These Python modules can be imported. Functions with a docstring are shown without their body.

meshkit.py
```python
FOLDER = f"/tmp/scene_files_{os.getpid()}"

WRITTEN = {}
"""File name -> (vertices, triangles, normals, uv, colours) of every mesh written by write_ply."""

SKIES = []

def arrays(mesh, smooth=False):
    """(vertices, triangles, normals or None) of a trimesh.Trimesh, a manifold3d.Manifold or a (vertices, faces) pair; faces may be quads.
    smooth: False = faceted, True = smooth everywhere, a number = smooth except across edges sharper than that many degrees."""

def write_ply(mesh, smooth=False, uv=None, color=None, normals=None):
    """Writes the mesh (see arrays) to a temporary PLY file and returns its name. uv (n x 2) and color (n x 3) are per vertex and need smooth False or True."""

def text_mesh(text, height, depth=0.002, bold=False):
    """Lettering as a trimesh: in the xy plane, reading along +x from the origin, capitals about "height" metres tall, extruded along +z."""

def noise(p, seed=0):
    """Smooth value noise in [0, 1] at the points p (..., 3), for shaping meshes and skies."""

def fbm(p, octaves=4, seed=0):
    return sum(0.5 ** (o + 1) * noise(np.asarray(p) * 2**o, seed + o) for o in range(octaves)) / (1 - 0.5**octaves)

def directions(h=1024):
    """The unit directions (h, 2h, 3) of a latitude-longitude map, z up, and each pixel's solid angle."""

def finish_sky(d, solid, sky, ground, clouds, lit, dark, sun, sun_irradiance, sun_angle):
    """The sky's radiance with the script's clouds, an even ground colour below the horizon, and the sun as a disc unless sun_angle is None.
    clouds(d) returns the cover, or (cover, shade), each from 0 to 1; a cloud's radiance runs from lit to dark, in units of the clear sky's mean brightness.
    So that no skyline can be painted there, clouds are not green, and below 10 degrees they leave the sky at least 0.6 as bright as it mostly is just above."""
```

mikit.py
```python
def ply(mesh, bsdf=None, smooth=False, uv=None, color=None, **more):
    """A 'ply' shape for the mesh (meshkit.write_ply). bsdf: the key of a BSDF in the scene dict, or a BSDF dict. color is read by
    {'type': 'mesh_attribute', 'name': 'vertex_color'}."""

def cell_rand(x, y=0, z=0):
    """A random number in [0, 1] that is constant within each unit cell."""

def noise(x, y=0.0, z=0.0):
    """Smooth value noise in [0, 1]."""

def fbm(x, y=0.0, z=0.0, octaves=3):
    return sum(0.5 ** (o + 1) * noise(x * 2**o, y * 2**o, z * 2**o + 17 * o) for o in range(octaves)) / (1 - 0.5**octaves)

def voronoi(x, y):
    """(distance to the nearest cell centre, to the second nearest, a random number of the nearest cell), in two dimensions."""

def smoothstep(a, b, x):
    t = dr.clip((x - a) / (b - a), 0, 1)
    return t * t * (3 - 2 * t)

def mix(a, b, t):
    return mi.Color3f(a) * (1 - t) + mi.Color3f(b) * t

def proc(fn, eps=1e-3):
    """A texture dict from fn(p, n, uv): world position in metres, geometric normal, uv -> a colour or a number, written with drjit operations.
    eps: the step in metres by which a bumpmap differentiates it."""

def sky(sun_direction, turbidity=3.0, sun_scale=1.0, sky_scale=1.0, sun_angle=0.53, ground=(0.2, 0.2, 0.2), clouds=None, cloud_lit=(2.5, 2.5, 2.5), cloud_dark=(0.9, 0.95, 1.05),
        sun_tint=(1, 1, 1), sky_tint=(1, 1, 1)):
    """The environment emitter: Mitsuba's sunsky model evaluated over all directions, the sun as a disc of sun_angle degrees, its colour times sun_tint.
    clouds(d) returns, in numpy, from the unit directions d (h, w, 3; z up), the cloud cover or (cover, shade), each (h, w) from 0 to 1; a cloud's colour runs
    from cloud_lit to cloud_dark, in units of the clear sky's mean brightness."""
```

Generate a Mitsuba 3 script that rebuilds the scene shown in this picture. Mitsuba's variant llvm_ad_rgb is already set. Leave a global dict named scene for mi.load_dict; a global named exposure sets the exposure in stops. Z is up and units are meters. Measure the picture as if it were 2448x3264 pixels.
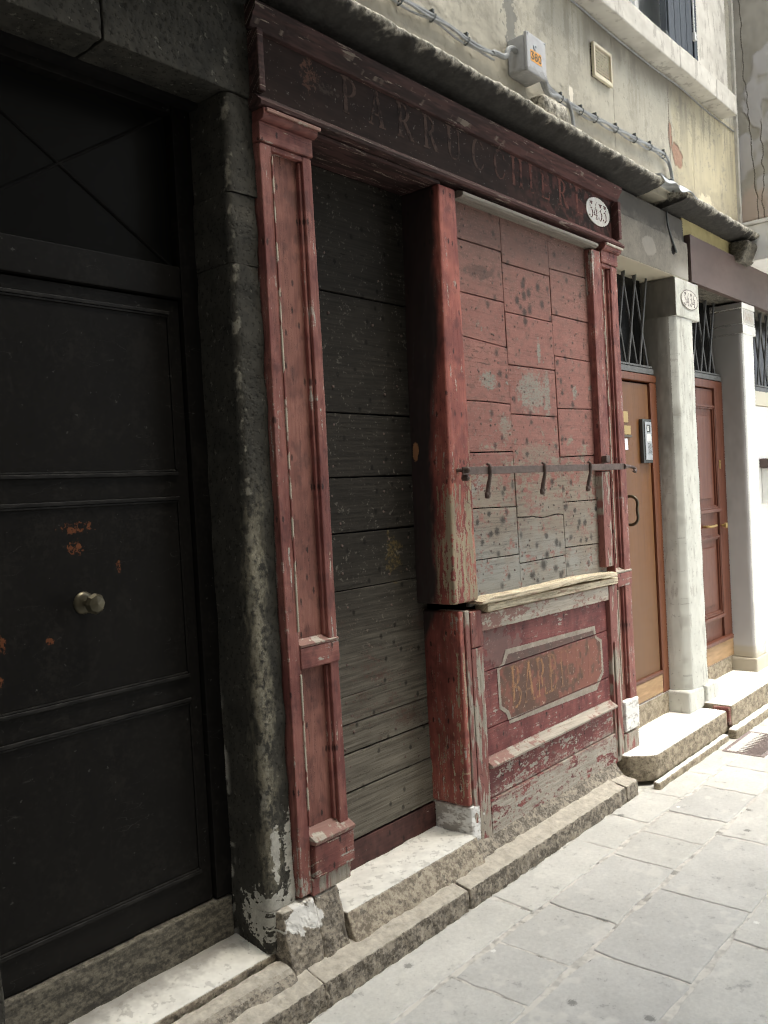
import math
import numpy as np, trimesh, mitsuba as mi, drjit as dr, mikit, meshkit
from shapely.geometry import Polygon, box as sbox, Point
from shapely import affinity, union_all
from mikit import smoothstep, mix
T = mi.ScalarTransform4f
scene, labels = {}, {}

# ---------------------------------------------------------------- camera, sky, exposure
R_ = np.array([0.65453932, -0.75412928, -0.05354732])
U_ = np.array([0.05233039, -0.02546548, 0.99830508])
F_ = np.array([0.7542147, 0.65623208, -0.02279572])
EYE = np.array([0.0, -2.0719, 1.6])
scene['camera'] = {'type': 'perspective', 'fov': math.degrees(2 * math.atan(1224 / 2757.0)), 'fov_axis': 'x',
                   'near_clip': 0.05, 'far_clip': 200.0,
                   'to_world': T().look_at(origin=EYE.tolist(), target=(EYE + F_).tolist(), up=U_.tolist())}
def overcast(d):      # a bright overcast sky: fullest overhead, dimmer towards the horizon
    return np.ones(d.shape[:2]), 1 - np.clip(d[..., 2], 0, 1) ** 1.2
scene['sky'] = mikit.sky((0.12, -0.35, 0.93), turbidity=3, sun_scale=0.24, sun_angle=24, clouds=overcast,
                         cloud_lit=(2.42, 2.55, 2.68), cloud_dark=(1.15, 1.22, 1.3), sun_tint=(0.93, 1.0, 1.05))
exposure = 3.65

# ---------------------------------------------------------------- noise (a periodic random lattice, so that many materials stay quick to compile)
def _lattice(n=128, period=8.0, seed=5):
    g = np.random.default_rng(seed)
    k = np.fft.fftfreq(n, period / n)
    kx, ky, kz = np.meshgrid(k, k, k, indexing='ij')
    f = np.sqrt(kx ** 2 + ky ** 2 + kz ** 2)
    amp = np.where((f > 0.5) & (f < 6.8), np.maximum(f, 0.5) ** -1.8, 0)
    v = np.fft.ifftn(np.fft.fftn(g.normal(size=(n, n, n))) * amp).real
    return (0.5 + 0.135 * v / v.std()).astype(np.float32)
_LN, _LP = 128, 8.0
_LAT = mi.Float(_lattice().ravel())

def fbm(x, y=0.0, z=0.0, octaves=3):
    x, y, z = mi.Float(x), mi.Float(y), mi.Float(z)
    z = z + 0.137 * x + 0.171 * y
    p = [v * (_LN / _LP) for v in (x, y, z)]
    i = [dr.floor(v) for v in p]
    t = [v - a for v, a in zip(p, i)]
    lo = [mi.UInt32(mi.Int32(a - dr.floor(a / _LN) * _LN)) % _LN for a in i]
    hi = [(a + 1) % _LN for a in lo]
    def at(a, b, c):
        return dr.gather(mi.Float, _LAT, (a * _LN + b) * _LN + c)
    def row(a, b):
        return dr.lerp(at(a, b, lo[2]), at(a, b, hi[2]), t[2])
    return dr.lerp(dr.lerp(row(lo[0], lo[1]), row(lo[0], hi[1]), t[1]), dr.lerp(row(hi[0], lo[1]), row(hi[0], hi[1]), t[1]), t[0])

def noise(x, y=0.0, z=0.0):
    return fbm(x, y, z)

def _cells(n=256, period=8, seed=3):
    from scipy.spatial import cKDTree
    g = np.random.default_rng(seed)
    i, j = np.meshgrid(range(period), range(period), indexing='ij')
    c = np.stack([i.ravel(), j.ravel()], 1) + g.random((period * period, 2))
    t = cKDTree(c, boxsize=period)
    a = (np.arange(n) + 0.5) * period / n
    X, Y = np.meshgrid(a, a, indexing='ij')
    d, k = t.query(np.stack([X.ravel(), Y.ravel()], 1) % period)
    return d.astype(np.float32), g.random(period * period).astype(np.float32)[k]
_CD, _CR = (mi.Float(v) for v in _cells())

def voronoi(x, y):
    x, y = mi.Float(x) * 32, mi.Float(y) * 32
    a, b = (mi.UInt32(mi.Int32(dr.floor(v) - dr.floor(v / 256) * 256)) % 256 for v in (x, y))
    k = a * 256 + b
    d = dr.gather(mi.Float, _CD, k)
    return d, d, dr.gather(mi.Float, _CR, k)

# ---------------------------------------------------------------- materials
def V(c):
    return mi.Color3f(*c)

def bs(key, color, rough=0.8, bump=None, eps=2e-3, **kw):
    col = mikit.proc(color) if callable(color) else {'type': 'rgb', 'value': list(color)}
    b = {'type': 'principled', 'base_color': col, 'roughness': rough, **kw}
    if bump is not None:
        b = {'type': 'bumpmap', 'tex': mikit.proc(bump, eps), 'scale': 1.0, 'bsdf': b}
    scene[key] = {'type': 'twosided', 'bsdf': b}

def blob(x, z, cx, cz, rx, rz, f=14.0, a=0.55):
    d = dr.sqrt(dr.square((x - cx) / rx) + dr.square((z - cz) / rz)) + (fbm(x * f, z * f, 3.1) - 0.5) * 2 * a
    return 1 - smoothstep(0.8, 1.05, d)

BARE = (0.36, 0.29, 0.20)
GREY = (0.30, 0.285, 0.25)

def red_wood(vert, lo=0.68, dark=(0.15, 0.046, 0.040), paler=(0.245, 0.094, 0.077), low=0.5):  # paint tone wanders between the two colours by noise
    def fn(p, n, uv):
        a, b = (p.x + p.y, p.z) if vert else (p.z + p.y * 0.7, p.x)
        g = fbm(a * 75, b * 4.0, 1.7)
        m = fbm(p.x * 7, p.z * 4, p.y * 7)
        c = mix(dark, paler, smoothstep(0.25, 0.75, m))
        c = c * (0.72 + 0.56 * fbm(a * 130, b * 7, 5.5))
        c = mix(c, c * V((0.62, 0.66, 0.70)), smoothstep(0.52, 0.75, fbm(p.x * 21 + p.y * 21, p.z * 13, 3.0)) * 0.7)
        w = 0.45 * g + 0.30 * m + 0.25 * fbm(p.x * 60 + p.y * 60, p.z * 45, 9.2) + 0.07 * (1 - smoothstep(0.15, low + 0.35, p.z))
        c = mix(c, mix(BARE, GREY, smoothstep(0.35, 0.6, m)) * (0.7 + 0.6 * g), smoothstep(lo - 0.06, lo + 0.01, w))
        q = dr.abs(fbm(a * 34, b * 0.9, 8.0) - 0.5)
        c = c * (1 - 0.65 * smoothstep(0.010, 0.003, q) * smoothstep(0.50, 0.62, fbm(a * 9, b * 3, 21.0)))
        d, d2, r = voronoi((p.x + p.y) * 22, p.z * 9)
        return c * (1 - 0.75 * smoothstep(0.13, 0.07, d) * dr.select(r > 0.62, 1.0, 0.0))
    return fn

def wood_bump(vert, amp=0.0018):
    def fn(p, n, uv):
        a, b = (p.x + p.y, p.z) if vert else (p.z + p.y * 0.7, p.x)
        return amp * (1.3 * fbm(a * 75, b * 3.5, 1.7) + 0.8 * fbm(p.x * 25 + p.y * 25, p.z * 25, 4.0))
    return fn

bs('red_wood', red_wood(True), 0.75, wood_bump(True))
bs('red_wood_h', red_wood(False, 0.67), 0.75, wood_bump(False))
bs('red_panel', red_wood(True, 0.80, (0.155, 0.060, 0.048), (0.245, 0.105, 0.082)), 0.8, wood_bump(True, 0.0008))
_post = red_wood(True, 0.70, (0.20, 0.052, 0.042), (0.345, 0.105, 0.078), 0.9)
def post_col(p, n, uv):
    c = _post(p, n, uv)
    wr = 0.5 * fbm((p.x + p.y) * 45, p.z * 3.0, 6.0) + 0.5 * fbm((p.x + p.y) * 70, p.z * 22, 2.0) + 0.13 * smoothstep(1.75, 1.35, p.z) * smoothstep(1.0, 1.15, p.z) - 0.05 * smoothstep(0.02, 0.06, p.y)
    c = mix(c, mix((0.20, 0.155, 0.10), (0.38, 0.31, 0.21), fbm((p.x + p.y) * 70, p.z * 4, 1.0)), smoothstep(0.585, 0.63, wr) * smoothstep(1.9, 1.6, p.z))
    c = mix(c, c * V((0.55, 0.46, 0.46)), smoothstep(0.02, 0.09, p.y + 0.06 * (fbm(p.y * 14, p.z * 5, 9.0) - 0.5)) * smoothstep(0.35, 0.6, p.z))  # recessed side of the post deepened, its shade put into the colour
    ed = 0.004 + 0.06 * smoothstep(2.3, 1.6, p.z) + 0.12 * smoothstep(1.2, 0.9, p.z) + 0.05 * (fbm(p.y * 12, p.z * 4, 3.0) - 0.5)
    shade_black = smoothstep(ed, ed + 0.05, p.y) * smoothstep(0.3, 0.9, p.z)  # near-black shade painted on the inner side of the post, fading forward
    c = mix(c, (0.014, 0.012, 0.012), shade_black * 0.93)
    return mix(c, (0.30, 0.15, 0.07), blob(p.y, p.z, 0.165, 1.76, 0.016, 0.04, 20, 0.3))
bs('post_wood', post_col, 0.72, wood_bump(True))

def dark_mould(p, n, uv):
    c = mix((0.028, 0.016, 0.015), (0.058, 0.029, 0.027), smoothstep(0.35, 0.7, fbm(p.x * 3.5, p.z * 30, p.y * 30)))
    right = smoothstep(2.6, 4.2, p.x)
    c = mix(c, c * 1.2 + V((0.028, 0.006, 0.005)), right)
    pale = smoothstep(0.66, 0.80, fbm(p.x * 7, p.z * 90 + p.y * 90, 8.0))
    return mix(c, (0.24, 0.20, 0.17), pale * 0.7)
bs('frieze_moulding', dark_mould, 0.8, wood_bump(False), specular=0.25)

def frieze_col(p, n, uv):
    m = fbm(p.x * 4, p.z * 7, 3.0)
    c = mix((0.014, 0.0095, 0.0088), (0.032, 0.019, 0.016), m) * (0.75 + 0.5 * fbm(p.x * 5, p.z * 80, 4.0))
    c = mix(c, (0.085, 0.034, 0.03), smoothstep(3.2, 3.9, p.x) * smoothstep(0.40, 0.62, fbm(p.x * 9, p.z * 9, 6.0)) * 0.75)
    c = mix(c, (0.12, 0.062, 0.045), blob(p.x, p.z, 2.13, 3.03, 0.045, 0.05, 30, 1.3) * smoothstep(0.35, 0.6, fbm(p.x * 60, p.z * 60, 3.0)) * 0.7)
    c = mix(c, (0.075, 0.06, 0.05), blob(p.x, p.z, 2.21, 3.005, 0.06, 0.02, 30, 1.3) * smoothstep(0.35, 0.6, fbm(p.x * 60, p.z * 60, 3.0)) * 0.5)
    s = smoothstep(0.78, 0.84, fbm(p.x * 60, p.z * 60, 2.0, 2))
    return mix(c, (0.22, 0.21, 0.19), s * 0.6)
bs('frieze_panel', frieze_col, 0.85, wood_bump(False, 0.0008), specular=0.15)

def letter_col(p, n, uv):
    t = smoothstep(3.1, 3.6, p.x)
    c = mix((0.080, 0.052, 0.043), (0.15, 0.058, 0.047), t)
    k = smoothstep(0.28, 0.60, fbm(p.x * 22, p.z * 22, 1.0))
    return mix(frieze_col(p, n, uv), c, k * 0.85)
bs('sign_letter', letter_col, 0.85, specular=0.15)

SPOTS = ((3.120, 1.481, 0.022), (3.221, 1.450, 0.030), (3.174, 1.404, 0.030), (3.128, 1.396, 0.025), (3.061, 1.362, 0.022), (3.029, 1.450, 0.020), (3.590, 1.353, 0.022), (3.680, 1.313, 0.030), (3.586, 1.265, 0.030), (3.444, 1.180, 0.026), (3.493, 1.152, 0.020), (3.552, 1.218, 0.040), (3.663, 1.192, 0.028), (3.706, 1.154, 0.025), (3.779, 1.479, 0.018), (3.872, 1.459, 0.020), (3.915, 1.396, 0.028), (3.970, 1.392, 0.026), (3.822, 1.328, 0.025), (3.923, 1.307, 0.020), (3.978, 1.303, 0.020), (4.097, 1.459, 0.020), (3.254, 1.587, 0.014), (3.664, 1.607, 0.028), (3.245, 2.045, 0.018), (3.309, 2.089, 0.016), (3.901, 2.076, 0.018), (3.802, 2.039, 0.020), (3.903, 1.983, 0.022), (3.507, 1.888, 0.020), (3.455, 1.741, 0.022), (3.812, 1.813, 0.015))

def shutter_col(p, n, uv):
    x, z = p.x, p.z
    m = fbm(x * 4, z * 5, 2.0)
    f1, f2 = fbm(x * 26, z * 34, 5.0), fbm(x * 90, z * 120, 2.0)
    g = fbm(x * 5, z * 120, 7.0)
    red = mix((0.215, 0.088, 0.073), (0.295, 0.136, 0.114), m) * (0.80 + 0.4 * f2)
    red = mix(red, (0.125, 0.072, 0.058), smoothstep(2.30, 2.72, z + 0.3 * (m - 0.5)) * 0.8)  # darker toward the top: shade beneath the signboard mixed into the red
    red = mix(red, (0.105, 0.068, 0.056), smoothstep(0.48, 0.68, 0.6 * f1 + 0.4 * f2) * 0.6)
    red = mix(red, (0.33, 0.19, 0.165), smoothstep(0.62, 0.74, f2) * 0.5)
    grey = mix((0.13, 0.128, 0.118), (0.37, 0.365, 0.335), g)
    warm = mix((0.12, 0.095, 0.074), (0.34, 0.29, 0.235), g)
    grey = mix(warm, grey, smoothstep(1.60, 1.25, z + 0.5 * (m - 0.5) + 0.22 * (x - 3.1)))
    w = 0.40 * fbm(x * 9, z * 12, 1.0) + 0.30 * f1 + 0.30 * f2
    low = 1 - smoothstep(1.40, 1.98, z)
    k = smoothstep(0.665 - 0.33 * low, 0.70 - 0.27 * low, w) * smoothstep(2.5, 2.1, z)
    for (cx, cz, rx, rz) in ((3.52, 2.03, 0.13, 0.09), (3.66, 2.03, 0.03, 0.11), (3.16, 2.06, 0.06, 0.04), (3.28, 1.86, 0.05, 0.05),
                             (3.60, 2.22, 0.016, 0.06), (3.93, 2.05, 0.022, 0.035), (3.55, 1.74, 0.16, 0.05)):
        k = dr.maximum(k, blob(x, z, cx, cz, rx, rz, 45, 0.7) * smoothstep(0.30, 0.48, f2) * 0.85)
    c = mix(red, mix(grey, (0.215, 0.225, 0.195), smoothstep(1.80, 1.95, z)), k)
    d, d2, r = voronoi(x * 15.0 + 3.0, z * 13.0)
    big = dr.select(r > 0.80, 1.0, 0.0)
    spot = smoothstep(0.10 + 0.22 * big, 0.03, d + 0.12 * (f2 - 0.5)) * dr.select(r > 0.22, 0.95, 0.0)
    for (cx, cz) in ((3.489, 2.523), (3.621, 2.53), (3.432, 2.443), (3.653, 2.452), (3.494, 2.473), (3.537, 2.491), (3.539, 2.413), (3.491, 2.397), (3.492, 2.355)):
        spot = dr.maximum(spot, smoothstep(0.028, 0.006, dr.sqrt(dr.square(x - cx) + dr.square((z - cz) * 0.8)) + 0.012 * (f2 - 0.5)))
    for (cx, cz, rr) in SPOTS:
        spot = dr.maximum(spot, smoothstep(rr, 0.25 * rr, dr.sqrt(dr.square(x - cx) + dr.square((z - cz) * 1.1)) + 0.018 * (f1 - 0.5) + 0.008 * (f2 - 0.5)))
    spot = dr.maximum(spot, blob(x, z, 3.14, 2.53, 0.14, 0.03, 26, 1.0) * 0.5)
    c = mix(c, (0.028, 0.024, 0.022), spot * 0.85)
    q = dr.abs(fbm(x * 1.1, z * 30, 13.0) - 0.5)
    return c * (1 - 0.5 * smoothstep(0.012, 0.003, q) * smoothstep(0.45, 0.6, m)) * (1 - 0.22 * smoothstep(0.55, 0.75, g))
bs('shutter_wood', shutter_col, 0.85, wood_bump(False, 0.0016))

def plank_col(p, n, uv):
    x, z = p.x, p.z
    ix = sum(dr.select(z > v, 1.0, 0.0) for v in (2.362, 1.908, 1.664, 1.453, 1.236, 0.840, 0.734, 0.622, 0.478))
    m = fbm(x * 3.5, z * 9, ix * 3.3)
    g = fbm(x * 3, z * 95, ix * 2.1)
    f2 = fbm(x * 70, z * 70, 1.0)
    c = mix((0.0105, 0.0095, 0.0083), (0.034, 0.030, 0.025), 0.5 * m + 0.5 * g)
    low = smoothstep(1.45, 0.40, z + 0.25 * (m - 0.5))  # planks paler downward, the shade of the recess put into their colour
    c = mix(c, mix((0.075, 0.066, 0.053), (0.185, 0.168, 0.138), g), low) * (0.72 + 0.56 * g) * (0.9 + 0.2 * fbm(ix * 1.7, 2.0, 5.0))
    c = mix(c, (0.085, 0.040, 0.032), smoothstep(0.55, 0.70, 0.5 * m + 0.5 * f2) * smoothstep(0.35, 0.1, dr.abs(z - 0.86)) * 0.7)
    c = mix(c, (0.085, 0.062, 0.022), blob(x, z, 2.64, 1.36, 0.045, 0.09, 26, 1.1) * smoothstep(0.35, 0.6, f2) * 0.8)
    c = mix(c, (0.16, 0.148, 0.128), smoothstep(0.62, 0.78, 0.6 * f2 + 0.4 * fbm(x * 16, z * 16, 8.0)) * 0.6)
    d, d2, r = voronoi(x * 14, z * 12)
    c = c * (1 - 0.65 * smoothstep(0.17, 0.06, d) * dr.select(r > 0.62, 1.0, 0.0))
    q = dr.abs(fbm(x * 1.2, z * 38, 3.0 + ix) - 0.5)
    return c * (1 - 0.6 * smoothstep(0.010, 0.003, q) * smoothstep(0.42, 0.58, m))
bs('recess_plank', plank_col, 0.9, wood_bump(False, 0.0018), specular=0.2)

def bare_col(p, n, uv):
    g = fbm(p.x * 4, p.z * 130 + p.y * 130, 2.0)
    c = mix((0.27, 0.225, 0.155), (0.60, 0.525, 0.385), smoothstep(0.25, 0.7, g)) * (0.8 + 0.4 * fbm(p.x * 30, p.z * 30, p.y * 30))
    return mix(c, (0.20, 0.08, 0.06), smoothstep(0.66, 0.74, fbm(p.x * 10, p.z * 40, 5.0)) * 0.6)
bs('bare_wood', bare_col, 0.8, wood_bump(False, 0.0025))

def pale_col(p, n, uv):
    g = fbm(p.x * 6 + p.y * 60, p.z * 70, 2.0)
    c = mix((0.24, 0.21, 0.175), (0.47, 0.425, 0.36), g)
    return mix(c, (0.21, 0.085, 0.07), smoothstep(0.50, 0.60, 0.6 * fbm(p.x * 9, p.z * 20, 3.3) + 0.4 * fbm(p.x * 50, p.z * 70, 1.0) + 0.16 * smoothstep(3.5, 2.95, p.x) - 0.05) * 0.8)
bs('pale_wood', pale_col, 0.8, wood_bump(False, 0.0016))

bs('worn_bead', lambda p, n, uv: mix((0.17, 0.055, 0.046), (0.40, 0.36, 0.29), smoothstep(0.46, 0.54, fbm(p.x * 30, p.y * 30, p.z * 9) + 0.10 * smoothstep(1.9, 0.9, p.z))), 0.8)
bs('maroon_wood', red_wood(False, 0.80, (0.050, 0.018, 0.016), (0.085, 0.032, 0.027)), 0.8, wood_bump(False))
bs('grey_wood', lambda p, n, uv: mix((0.10, 0.092, 0.078), (0.25, 0.23, 0.20), fbm(p.x * 5, p.z * 120, p.y * 120)), 0.8, wood_bump(False, 0.0016))

_riser = red_wood(False, 0.70, (0.125, 0.030, 0.029), (0.195, 0.058, 0.052), 0.2)
def riser_col(p, n, uv):
    x, z = p.x, p.z
    c = _riser(p, n, uv)
    f1, f2, g = fbm(x * 9, z * 22, 6.0), fbm(x * 50, z * 75, 2.0), fbm(x * 6, z * 90, 2.0)
    gr = mix((0.16, 0.146, 0.122), (0.46, 0.425, 0.365), g)
    k = smoothstep(0.33, 0.24, z + 0.12 * (f1 - 0.5)) * smoothstep(0.60, 0.53, 0.60 * fbm(x * 5 + z * 4, z * 9, 15.0) + 0.40 * f1)
    k = dr.maximum(k, smoothstep(0.56, 0.64, 0.55 * f1 + 0.45 * f2) * smoothstep(0.48, 0.36, z))
    c = mix(c, gr, k * smoothstep(0.2, 0.42, f2))
    c = mix(c, (0.16, 0.105, 0.095), blob(x, z, 3.1, 0.91, 0.15, 0.09, 14, 1.0) * 0.6)
    return mix(c, (0.22, 0.15, 0.135), smoothstep(0.62, 0.78, f2) * smoothstep(0.45, 0.6, f1) * 0.6)
bs('riser_wood', riser_col, 0.75, wood_bump(False, 0.0016))

def old_wood(p, n, uv):
    g = fbm(p.x * 80 + p.y * 80, p.z * 5, 3.0)
    c = mix((0.19, 0.165, 0.135), (0.40, 0.36, 0.30), g)
    c = mix(c, (0.19, 0.05, 0.045), smoothstep(0.50, 0.60, fbm(p.x * 20, p.z * 4, 11.0) + 0.12 * smoothstep(0.3, 0.9, p.z)) * 0.85)
    return c * (1 - 0.5 * smoothstep(0.68, 0.76, noise(p.x * 60, p.y * 60, p.z * 40)))
bs('old_wood', old_wood, 0.8, wood_bump(True, 0.002))

def field_col(p, n, uv):
    x, z = p.x, p.z
    c = mix((0.075, 0.042, 0.032), (0.14, 0.066, 0.043), fbm(x * 12, z * 12, 3.0))
    c = mix(c, (0.19, 0.07, 0.05), smoothstep(0.42, 0.62, fbm(x * 9, z * 9, 1.0) + 0.2 * smoothstep(3.4, 3.8, x) - 0.1))
    c = mix(c, (0.085, 0.06, 0.055), smoothstep(0.815, 0.822, z) * 0.7)
    return mix(c, (0.45, 0.35, 0.28), smoothstep(0.74, 0.8, fbm(x * 55, z * 55, 2.0, 2)) * 0.7)
bs('sign_field', field_col, 0.75, wood_bump(False, 0.001))
bs('sign_border', lambda p, n, uv: mix((0.19, 0.155, 0.128), (0.36, 0.315, 0.265), fbm(p.x * 34, p.z * 34, 2.0)), 0.8)
bs('ochre_letter', lambda p, n, uv: mix(field_col(p, n, uv), (0.33, 0.17, 0.075), smoothstep(0.42, 0.62, fbm(p.x * 110, p.z * 10, 3.0)) * (0.9 - 0.7 * smoothstep(3.4, 3.85, p.x))), 0.75)

def soot_col(p, n, uv):
    x, y, z = p.x, p.y, p.z
    c = mix((0.022, 0.022, 0.020), (0.060, 0.056, 0.047), fbm(x * 12, y * 12, z * 9))
    sp = smoothstep(0.74, 0.86, fbm(x * 40, y * 40, z * 36))
    c = mix(c, (0.15, 0.145, 0.125), sp * 0.6)
    chip = smoothstep(0.022, 0.006, dr.sqrt(dr.square(x - 1.768) + dr.square(y - 0.034)) + 0.03 * (fbm(x * 30, y * 30, z * 22) - 0.5)) * smoothstep(0.50, 0.66, fbm(x * 12, y * 12, z * 12 + 3))
    c = mix(c, (0.20, 0.19, 0.16), chip * 0.8)
    c = c * (1 - 0.45 * smoothstep(0.60, 0.72, fbm(x * 70, y * 70, z * 70 + 7)))
    r = dr.sqrt(dr.square(x - 1.788 - 0.014 * (fbm(z * 4, 1.0, 2.0) - 0.5)) + dr.square((y - 0.03) * 0.8))
    streak = smoothstep(0.052, 0.010, r + 0.05 * (fbm(x * 25, y * 25, z * 9) - 0.5)) * smoothstep(1.75, 1.4, z) * smoothstep(0.25, 0.5, z)
    c = mix(c, mix((0.11, 0.10, 0.075), (0.31, 0.285, 0.22), fbm(x * 60, y * 60, z * 50)), streak * smoothstep(0.38, 0.60, 0.6 * fbm(x * 9, y * 9, z * 4) + 0.4 * fbm(x * 50, y * 50, z * 40)) * 0.85)
    k = dr.maximum(blob(x, z, 1.875, 0.42, 0.04, 0.18, 25, 0.6), blob(x, z, 1.80, 0.47, 0.02, 0.09, 30, 0.7))
    k = dr.maximum(k, blob(x + y, z, 1.83, 0.27, 0.07, 0.075, 26, 1.2) * 0.9)
    edge = (1 - smoothstep(0.0, 0.03, dr.abs(y - 0.205))) * smoothstep(1.05, 0.8, z) * smoothstep(0.5, 0.62, fbm(x * 9, y * 9, z * 7))
    k = dr.maximum(k, edge * 0.7)
    return mix(c, mix((0.30, 0.29, 0.26), (0.52, 0.51, 0.465), fbm(x * 40, y * 40, z * 40)), k)

def stone_bump(a=0.004, f=28.0):
    return lambda p, n, uv: a * (fbm(p.x * f, p.y * f, p.z * f) + 0.5 * fbm(p.x * f * 4, p.y * f * 4, p.z * f * 4, 2))
bs('soot_stone', soot_col, 0.9, lambda p, n, uv: 0.004 * fbm(p.x * 30, p.y * 30, p.z * 30) - 0.003 * smoothstep(0.56, 0.74, fbm(p.x * 70, p.y * 70, p.z * 70 + 7)), specular=0.25)

def step_col(p, n, uv):
    x, y, z = p.x, p.y, p.z
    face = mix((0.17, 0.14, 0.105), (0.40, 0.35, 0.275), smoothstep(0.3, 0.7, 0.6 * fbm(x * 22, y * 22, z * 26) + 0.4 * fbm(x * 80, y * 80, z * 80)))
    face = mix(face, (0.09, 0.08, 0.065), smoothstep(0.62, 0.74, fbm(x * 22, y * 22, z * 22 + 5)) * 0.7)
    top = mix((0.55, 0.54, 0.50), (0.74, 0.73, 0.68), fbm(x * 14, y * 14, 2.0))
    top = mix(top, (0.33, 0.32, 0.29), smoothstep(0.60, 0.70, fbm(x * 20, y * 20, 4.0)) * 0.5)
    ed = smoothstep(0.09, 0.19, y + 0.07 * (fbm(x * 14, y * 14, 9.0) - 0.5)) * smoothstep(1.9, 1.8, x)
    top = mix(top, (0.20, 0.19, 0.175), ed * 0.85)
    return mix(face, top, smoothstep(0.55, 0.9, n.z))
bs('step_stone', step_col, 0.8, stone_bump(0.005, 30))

def white_step_col(p, n, uv):  # white top faces over browner mottled sides
    x, y, z = p.x, p.y, p.z
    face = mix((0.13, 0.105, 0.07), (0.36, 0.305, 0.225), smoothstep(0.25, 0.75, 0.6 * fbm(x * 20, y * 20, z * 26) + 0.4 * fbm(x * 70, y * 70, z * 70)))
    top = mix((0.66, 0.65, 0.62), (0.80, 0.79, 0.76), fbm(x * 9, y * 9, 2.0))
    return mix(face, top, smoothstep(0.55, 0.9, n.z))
bs('white_step', white_step_col, 0.75, stone_bump(0.003, 30))

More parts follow.
